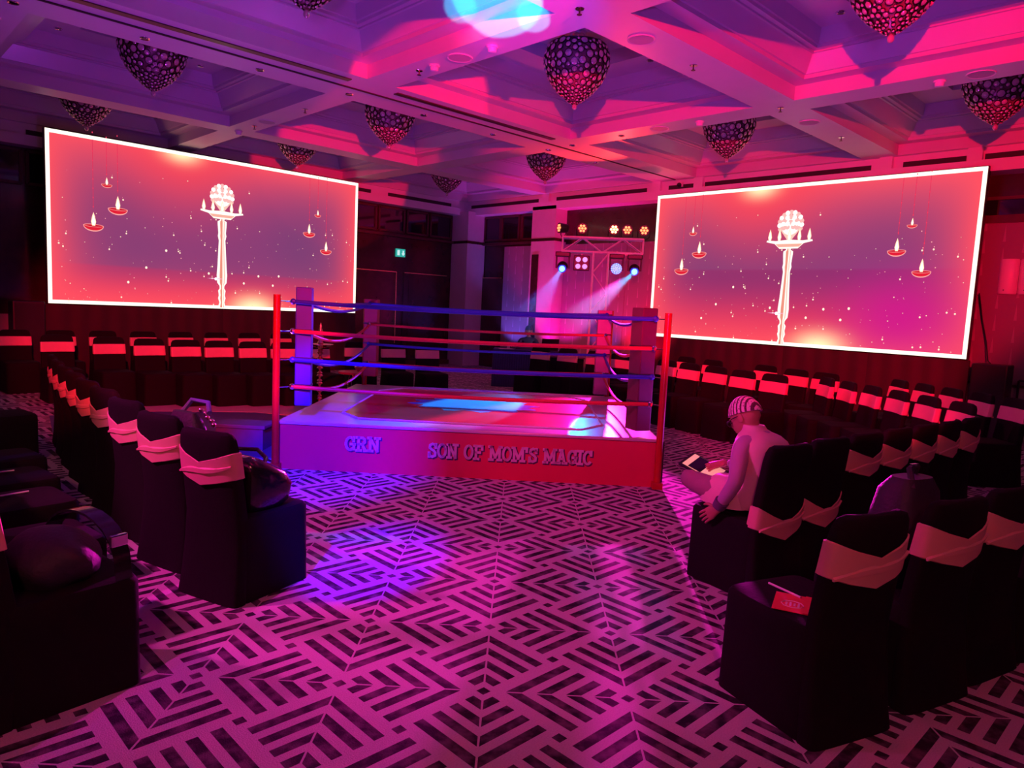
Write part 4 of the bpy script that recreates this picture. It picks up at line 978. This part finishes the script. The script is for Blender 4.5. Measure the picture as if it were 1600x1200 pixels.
for k in range(4): mb.box((-.024 + .016 * k, -.02, .0032), (.008, .03 + .012 * (k % 2), .0012))
obj('emblem', mb, 'print', lf)
obj('fold_strip', MB().box((.06, 0, .004), (.03, .20, .003)), 'paper_red', lf)
tag(obj('paddle_stick', MB().tube([(3.03, 1.38, .474), (2.975, 1.21, .477)], .005, 8), 'white', None, True), 'thin white stick lying beside the red leaflet', 'stick')
for i, (p, a) in enumerate((((.75, 4.72), .2), ((.78, 5.32), .1), ((6.66, 1.80), .9), ((7.1, 1.75), .8))):
    lb = 'thin white stick lying on an empty chair behind the leather-bag row' if i < 2 else 'thin white stick lying on a chair at the far end of the seated man\'s row'
    tag(obj('paddle_stick', MB().tube([(-.12, 0, .476), (.10, .0, .476)], .005, 6), 'white', None, True, (*p, 0), a), lb, 'stick', 'sticks behind the leather-bag row' if i < 2 else 'sticks at the row end')

# ------------------------------------------------------------------ people
def skin_mb(pts, edges, root, sub=2):
    names = list(pts); me = bpy.data.meshes.new('sk'); me.from_pydata([pts[k][0] for k in names], [(names.index(a), names.index(b)) for a, b in edges], [])
    o = bpy.data.objects.new('sk', me); COL.objects.link(o)
    md = o.modifiers.new('s', 'SKIN'); md.branch_smoothing = .6
    sv = me.skin_vertices[0].data
    for i, k in enumerate(names):
        r = pts[k][1]; sv[i].radius = r if isinstance(r, tuple) else (r, r); sv[i].use_root = (k == root)
    o.modifiers.new('u', 'SUBSURF').levels = sub
    dg = bpy.context.evaluated_depsgraph_get(); dg.update(); em = bpy.data.meshes.new_from_object(o.evaluated_get(dg))
    mb = MB(); mb.v = [tuple(v.co) for v in em.vertices]; mb.f = [tuple(p.vertices) for p in em.polygons]; mb.c = [(0, 0, 0)] * len(mb.v); mb.mi = [0] * len(mb.f)
    bpy.data.objects.remove(o); return mb
def seg_dist(p, a, b):
    ab = b - a; t = max(0, min(1, (p - a).dot(ab) / max(ab.length_squared, 1e-9))); return (p - a - ab * t).length
def paint(mb, pts, bones):
    for i, f in enumerate(mb.f):
        c = sum((Vector(mb.v[k]) for k in f), Vector()) / len(f)
        mb.mi[i] = min(((seg_dist(c, Vector(pts[a][0]), Vector(pts[b][0])), m) for a, b, m in bones), key=lambda t: t[0])[1]
def hand(mb, wrist, fwd, palm, side, curl, mi, L=.085):
    # wrist point, direction of the fingers, palm-facing normal, side = direction of the thumb
    w_, f, n = Vector(wrist), Vector(fwd).normalized(), Vector(palm).normalized(); s = Vector(side); s = (s - f * s.dot(f)).normalized(); n = f.cross(s) if f.cross(s).dot(n) > 0 else -f.cross(s)
    mb.cur = mi; rs = []
    for t, hw, th in ((-.02, .024, .02), (.02, .030, .018), (.06, .040, .015), (.088, .040, .012)):
        rs.append([tuple(w_ + f * t + s * hw * math.cos(2 * math.pi * k / 12) + n * th * math.sin(2 * math.pi * k / 12)) for k in range(12)])
    mb.rings(rs)
    for off, ln in ((.029, .072), (.010, .082), (-.010, .076), (-.029, .060)):
        p = w_ + f * .082 + s * off; d = f + s * off * 3.5; path = [p]
        for j, l in enumerate((.42, .32, .26)):
            ang = curl * (.5 + .5 * j); d = (d.normalized() * math.cos(ang) + n * math.sin(ang)); path.append(path[-1] + d.normalized() * ln * l)
        mb.tube([tuple(q) for q in path], [.0092, .0086, .0078, .0062], 8)
    p = w_ + f * .03 + s * .028; d = (f * .7 + s * .75 + n * .2).normalized()
    mb.tube([tuple(p - d * .01), tuple(p + d * .03), tuple(p + d * .05 + f * .012 + n * .004), tuple(p + d * .058 + f * .032 + n * .012)], [.012, .0105, .0095, .007], 8)
    mb.cur = 0
def head_mb(mb, mi):           # local: face +y, centre at the origin
    mb.cur = mi
    def f(p, d):
        q = Vector(p)
        if d.z < 0: q.x *= 1 - .32 * d.z * d.z; q.y *= 1 + .02 * d.y
        if d.y > .6 and d.z < -.2: q.y += .012
        if d.y < -.3 and d.z < -.3: q.y *= .80
        return q
    mb.ell((0, 0, 0), (.076, .096, .118), 22, 16, f)
    mb.rings([[(x * w_, y, z) for x, y in ((-1, .0), (0, .006), (1, .0), (0, -.02))] for w_, y0, z in ((.004, 0, 0),)], cap=False) if False else None
    mb.ell((0, .098, -.012), (.013, .018, .024), 10, 8)        # nose
    mb.ell((0, .086, .022), (.045, .012, .010), 12, 6)         # brow
    mb.ell((0, .088, -.062), (.024, .010, .007), 10, 6)        # lips
    mb.ell((0, .078, -.095), (.022, .018, .016), 10, 6)        # chin
    for sx in (-1, 1): mb.ell((sx * .078, -.006, -.008), (.010, .020, .032), 10, 8)
    mb.cur = 0
def xf_append(dst, src, mtx):
    vs = [tuple(mtx @ Vector(p)) for p in src.v]; o = len(dst.v); dst.v += vs; dst.f += [tuple(i + o for i in f) for f in src.f]; dst.c += [(0, 0, 0)] * len(vs); dst.mi += src.mi
# seated man
FM = (.2, .98); AM = math.atan2(-FM[0], FM[1]); PM = chair_pt((4.07, 1.77), FM, 0, 0, 0)
man = thing('person', 'seated person in striped cap and cream vest leaning over a tablet', 'person', PM, AM)
P = {'pel': ((0, -.06, .575), (.155, .125)), 'wst': ((0, -.075, .68), (.145, .120)), 'chs': ((0, -.06, .82), (.155, .115)), 'upc': ((0, -.03, .905), (.12, .085)), 'nek': ((0, .015, .965), .055), 'hed': ((0, .055, 1.01), .05),
     'lsh': ((-.165, -.035, .895), .062), 'lel': ((-.265, -.095, .69), .048), 'lfo': ((-.265, -.03, .585), .043), 'lwr': ((-.262, .015, .515), .031),
     'rsh': ((.165, -.025, .895), .062), 'rel': ((.215, .10, .70), .046), 'rwr': ((.07, .27, .70), .030),
     'lhp': ((-.095, -.01, .555), .095), 'lth': ((-.15, .20, .575), .082), 'lkn': ((-.17, .385, .605), .062), 'lcf': ((-.02, .40, .585), .052), 'lan': ((.12, .37, .565), .040), 'lft': ((.22, .40, .56), .034),
     'rhp': ((.095, -.01, .555), .09), 'rkn': ((.13, .33, .50), .062), 'rcf': ((.13, .37, .28), .05), 'ran': ((.13, .36, .09), .038), 'rft': ((.14, .50, .04), .036)}
E_ = [('pel', 'wst'), ('wst', 'chs'), ('chs', 'upc'), ('upc', 'nek'), ('nek', 'hed'), ('upc', 'lsh'), ('lsh', 'lel'), ('lel', 'lfo'), ('lfo', 'lwr'), ('upc', 'rsh'), ('rsh', 'rel'), ('rel', 'rwr'),
      ('pel', 'lhp'), ('lhp', 'lth'), ('lth', 'lkn'), ('lkn', 'lcf'), ('lcf', 'lan'), ('lan', 'lft'), ('pel', 'rhp'), ('rhp', 'rkn'), ('rkn', 'rcf'), ('rcf', 'ran'), ('ran', 'rft')]
body = skin_mb(P, E_, 'pel')
paint(body, P, [('pel', 'wst', 1), ('wst', 'chs', 1), ('chs', 'upc', 1), ('upc', 'nek', 1), ('nek', 'hed', 0), ('upc', 'lsh', 1), ('lsh', 'lel', 1), ('lel', 'lfo', 1), ('lfo', 'lwr', 1), ('upc', 'rsh', 1), ('rsh', 'rel', 1), ('rel', 'rwr', 1),
                ('lhp', 'lth', 2), ('lth', 'lkn', 2), ('lkn', 'lcf', 2), ('lcf', 'lan', 2), ('lan', 'lft', 3), ('rhp', 'rkn', 2), ('rkn', 'rcf', 2), ('rcf', 'ran', 2), ('ran', 'rft', 3)])
hm = MB(); head_mb(hm, 0)
HM = Matrix.Translation((0, .085, 1.035)) @ Matrix.Rotation(rad(-33), 4, 'X') @ Matrix.Rotation(rad(8), 4, 'Z')
xf_append(body, hm, HM)
hand(body, (-.268, .02, .50), (-.02, .78, -.60), (1, 0, -.1), (0, .6, .75), .10, 0)
hand(body, (.06, .285, .70), (-.86, .30, -.22), (0, -.2, -1), (-.2, 1, .1), .35, 0)
obj('body', body, ['skin', 'shirt', 'trouser', 'black'], man, True)
vest = MB(); vest.rings([sq_ring(wd, dp, y, z, 0, 28, 2.6) for z, wd, dp, y in ((.505, .35, .36, .03), (.57, .36, .32, -.02), (.66, .345, .29, -.06), (.75, .345, .275, -.072), (.82, .36, .27, -.068), (.87, .365, .265, -.058), (.912, .335, .245, -.045), (.943, .265, .21, -.028), (.962, .185, .155, -.006), (.978, .145, .125, .010), (1.0, .132, .114, .022))])
vo = obj('vest', vest, 'vest', man, True)
mb = MB()
for sx in (-1, 1): mb.rings([[(sx * .10 + a, .03 + b, c) for a, b, c in ((-.085, -.11, z), (.085, -.11, z), (.085, .20 - t, z - .01), (-.085, .20 - t, z - .01))] for z, t in ((.57, 0), (.655, .06))])
obj('vest_tail', MB().rings([[(x - .09, y + .09, z) for x, y, _ in sq_ring(wd, dp, 0, 0, 0, 20, 3)] for z, wd, dp in ((.50, .27, .34), (.56, .265, .33), (.63, .22, .28), (.67, .12, .18))]), 'vest', man, True)
obj('shirt_cuff', MB().tube([(-.268, -.01, .555), (-.264, .018, .512)], [.044, .040], 14), 'cuff', man, True)

capm = MB()
def cf(p, d):
    q = Vector(p); q.z = max(q.z, .010 + .022 * d.y); return q
capm.ell((0, -.006, .012), (.088, .110, .125), 24, 16, cf); capm.xf(HM); obj('cap', capm, 'cap', man, True)
gm = MB()
for sx in (-1, 1):
    gm.tube([(sx * .032 + .024 * math.cos(2 * math.pi * k / 12), .106, .0 + .018 * math.sin(2 * math.pi * k / 12)) for k in range(13)], .0028, 5); gm.tube([(sx * .056, .104, .004), (sx * .082, .05, .008), (sx * .084, -.01, .006)], .0032, 5)
gm.tube([(-.008, .108, .003), (.008, .108, .003)], .0028, 5); gm.xf(HM); obj('spectacles', gm, 'black', man)
for sx in (-1, 1): obj('eye', MB().ell((sx * .031, .088, .002), (.012, .008, .008), 10, 6).xf(HM), 'black', man, True)
TM = chair_pt((4.07, 1.77), FM, -.055, .345, .655)
tbl = thing('tablet', 'dark tablet with glowing screen on the seated man\'s knee', 'tablet', TM, AM)
tbl.rotation_euler = (rad(20), rad(-14), AM + rad(15))
obj('case', MB().box((0, 0, .008), (.20, .27, .016), 0, .005), 'black', tbl); obj('screen', MB().box((0, 0, .0172), (.17, .23, .0016)), 'tabletscreen', tbl)
obj('cover_flap', MB().box((.0, .03, .0195), (.16, .09, .003)), 'glass', tbl)

# operator behind the navy table
PD = (11.40, 11.15, 0); AD = rad(135)
dj = thing('person', 'person with black hair in a dark shirt sitting behind the navy table', 'person', PD, AD)
Q = {'pel': ((0, 0, .56), (.15, .11)), 'wst': ((0, .0, .68), (.14, .10)), 'chs': ((0, .02, .84), (.16, .11)), 'upc': ((0, .04, .95), (.11, .08)), 'nek': ((0, .06, 1.01), .05), 'hed': ((0, .075, 1.06), .045),
     'lsh': ((-.17, .04, .93), .06), 'lel': ((-.23, .12, .76), .045), 'lwr': ((-.13, .33, .80), .03), 'rsh': ((.17, .04, .93), .06), 'rel': ((.23, .12, .76), .045), 'rwr': ((.13, .33, .80), .03),
     'lhp': ((-.09, .05, .53), .09), 'lkn': ((-.12, .40, .50), .06), 'lan': ((-.12, .38, .09), .04), 'lft': ((-.12, .5, .04), .035), 'rhp': ((.09, .05, .53), .09), 'rkn': ((.12, .40, .50), .06), 'ran': ((.12, .38, .09), .04), 'rft': ((.12, .5, .04), .035)}
EQ = [('pel', 'wst'), ('wst', 'chs'), ('chs', 'upc'), ('upc', 'nek'), ('nek', 'hed'), ('upc', 'lsh'), ('lsh', 'lel'), ('lel', 'lwr'), ('upc', 'rsh'), ('rsh', 'rel'), ('rel', 'rwr'), ('pel', 'lhp'), ('lhp', 'lkn'), ('lkn', 'lan'), ('lan', 'lft'), ('pel', 'rhp'), ('rhp', 'rkn'), ('rkn', 'ran'), ('ran', 'rft')]
bq = skin_mb(Q, EQ, 'pel')
paint(bq, Q, [(a, b, 0 if 'hed' in (a, b) or 'wr' in a + b else 1) for a, b in EQ])
hm = MB(); head_mb(hm, 0); HD = Matrix.Translation((0, .10, 1.135)) @ Matrix.Rotation(rad(-18), 4, 'X'); xf_append(bq, hm, HD)
hand(bq, (-.12, .345, .80), (.2, 1, -.1), (0, 0, -1), (1, .2, 0), .25, 0); hand(bq, (.12, .345, .80), (-.2, 1, -.1), (0, 0, -1), (-1, .2, 0), .25, 0)
obj('body', bq, ['skin', 'darkshirt'], dj, True)
hr = MB()
def hf(p, d):
    q = Vector(p); q.z = max(q.z, .03 if d.y > 0 else -.05); return q
hr.ell((0, -.008, .012), (.085, .100, .120), 20, 14, hf); hr.xf(HD); obj('hair', hr, 'hair', dj, True)
for sx in (-1, 1): obj('eye', MB().ell((sx * .031, .088, .002), (.012, .008, .008), 8, 6).xf(HD), 'black', dj)
obj('chest_badge', MB().box((-.06, .135, .86), (.05, .006, .025)), 'print', dj)
cd = thing('operator_chair', 'plain dark chair under the operator behind the navy table', 'chair', (11.43, 11.18, 0), AD)
obj('seat', MB().box((0, -.02, .45), (.44, .42, .05), 0, .015), 'black', cd); obj('backrest', MB().box((0, -.23, .72), (.42, .04, .36), 0, .015), 'black', cd)
for sx in (-1, 1):
    for sy in (-1, 1): obj('leg', MB().tube([(sx * .19, sy * .18 - .02, 0), (sx * .18, sy * .17 - .02, .43)], .013, 6), 'steel', cd)
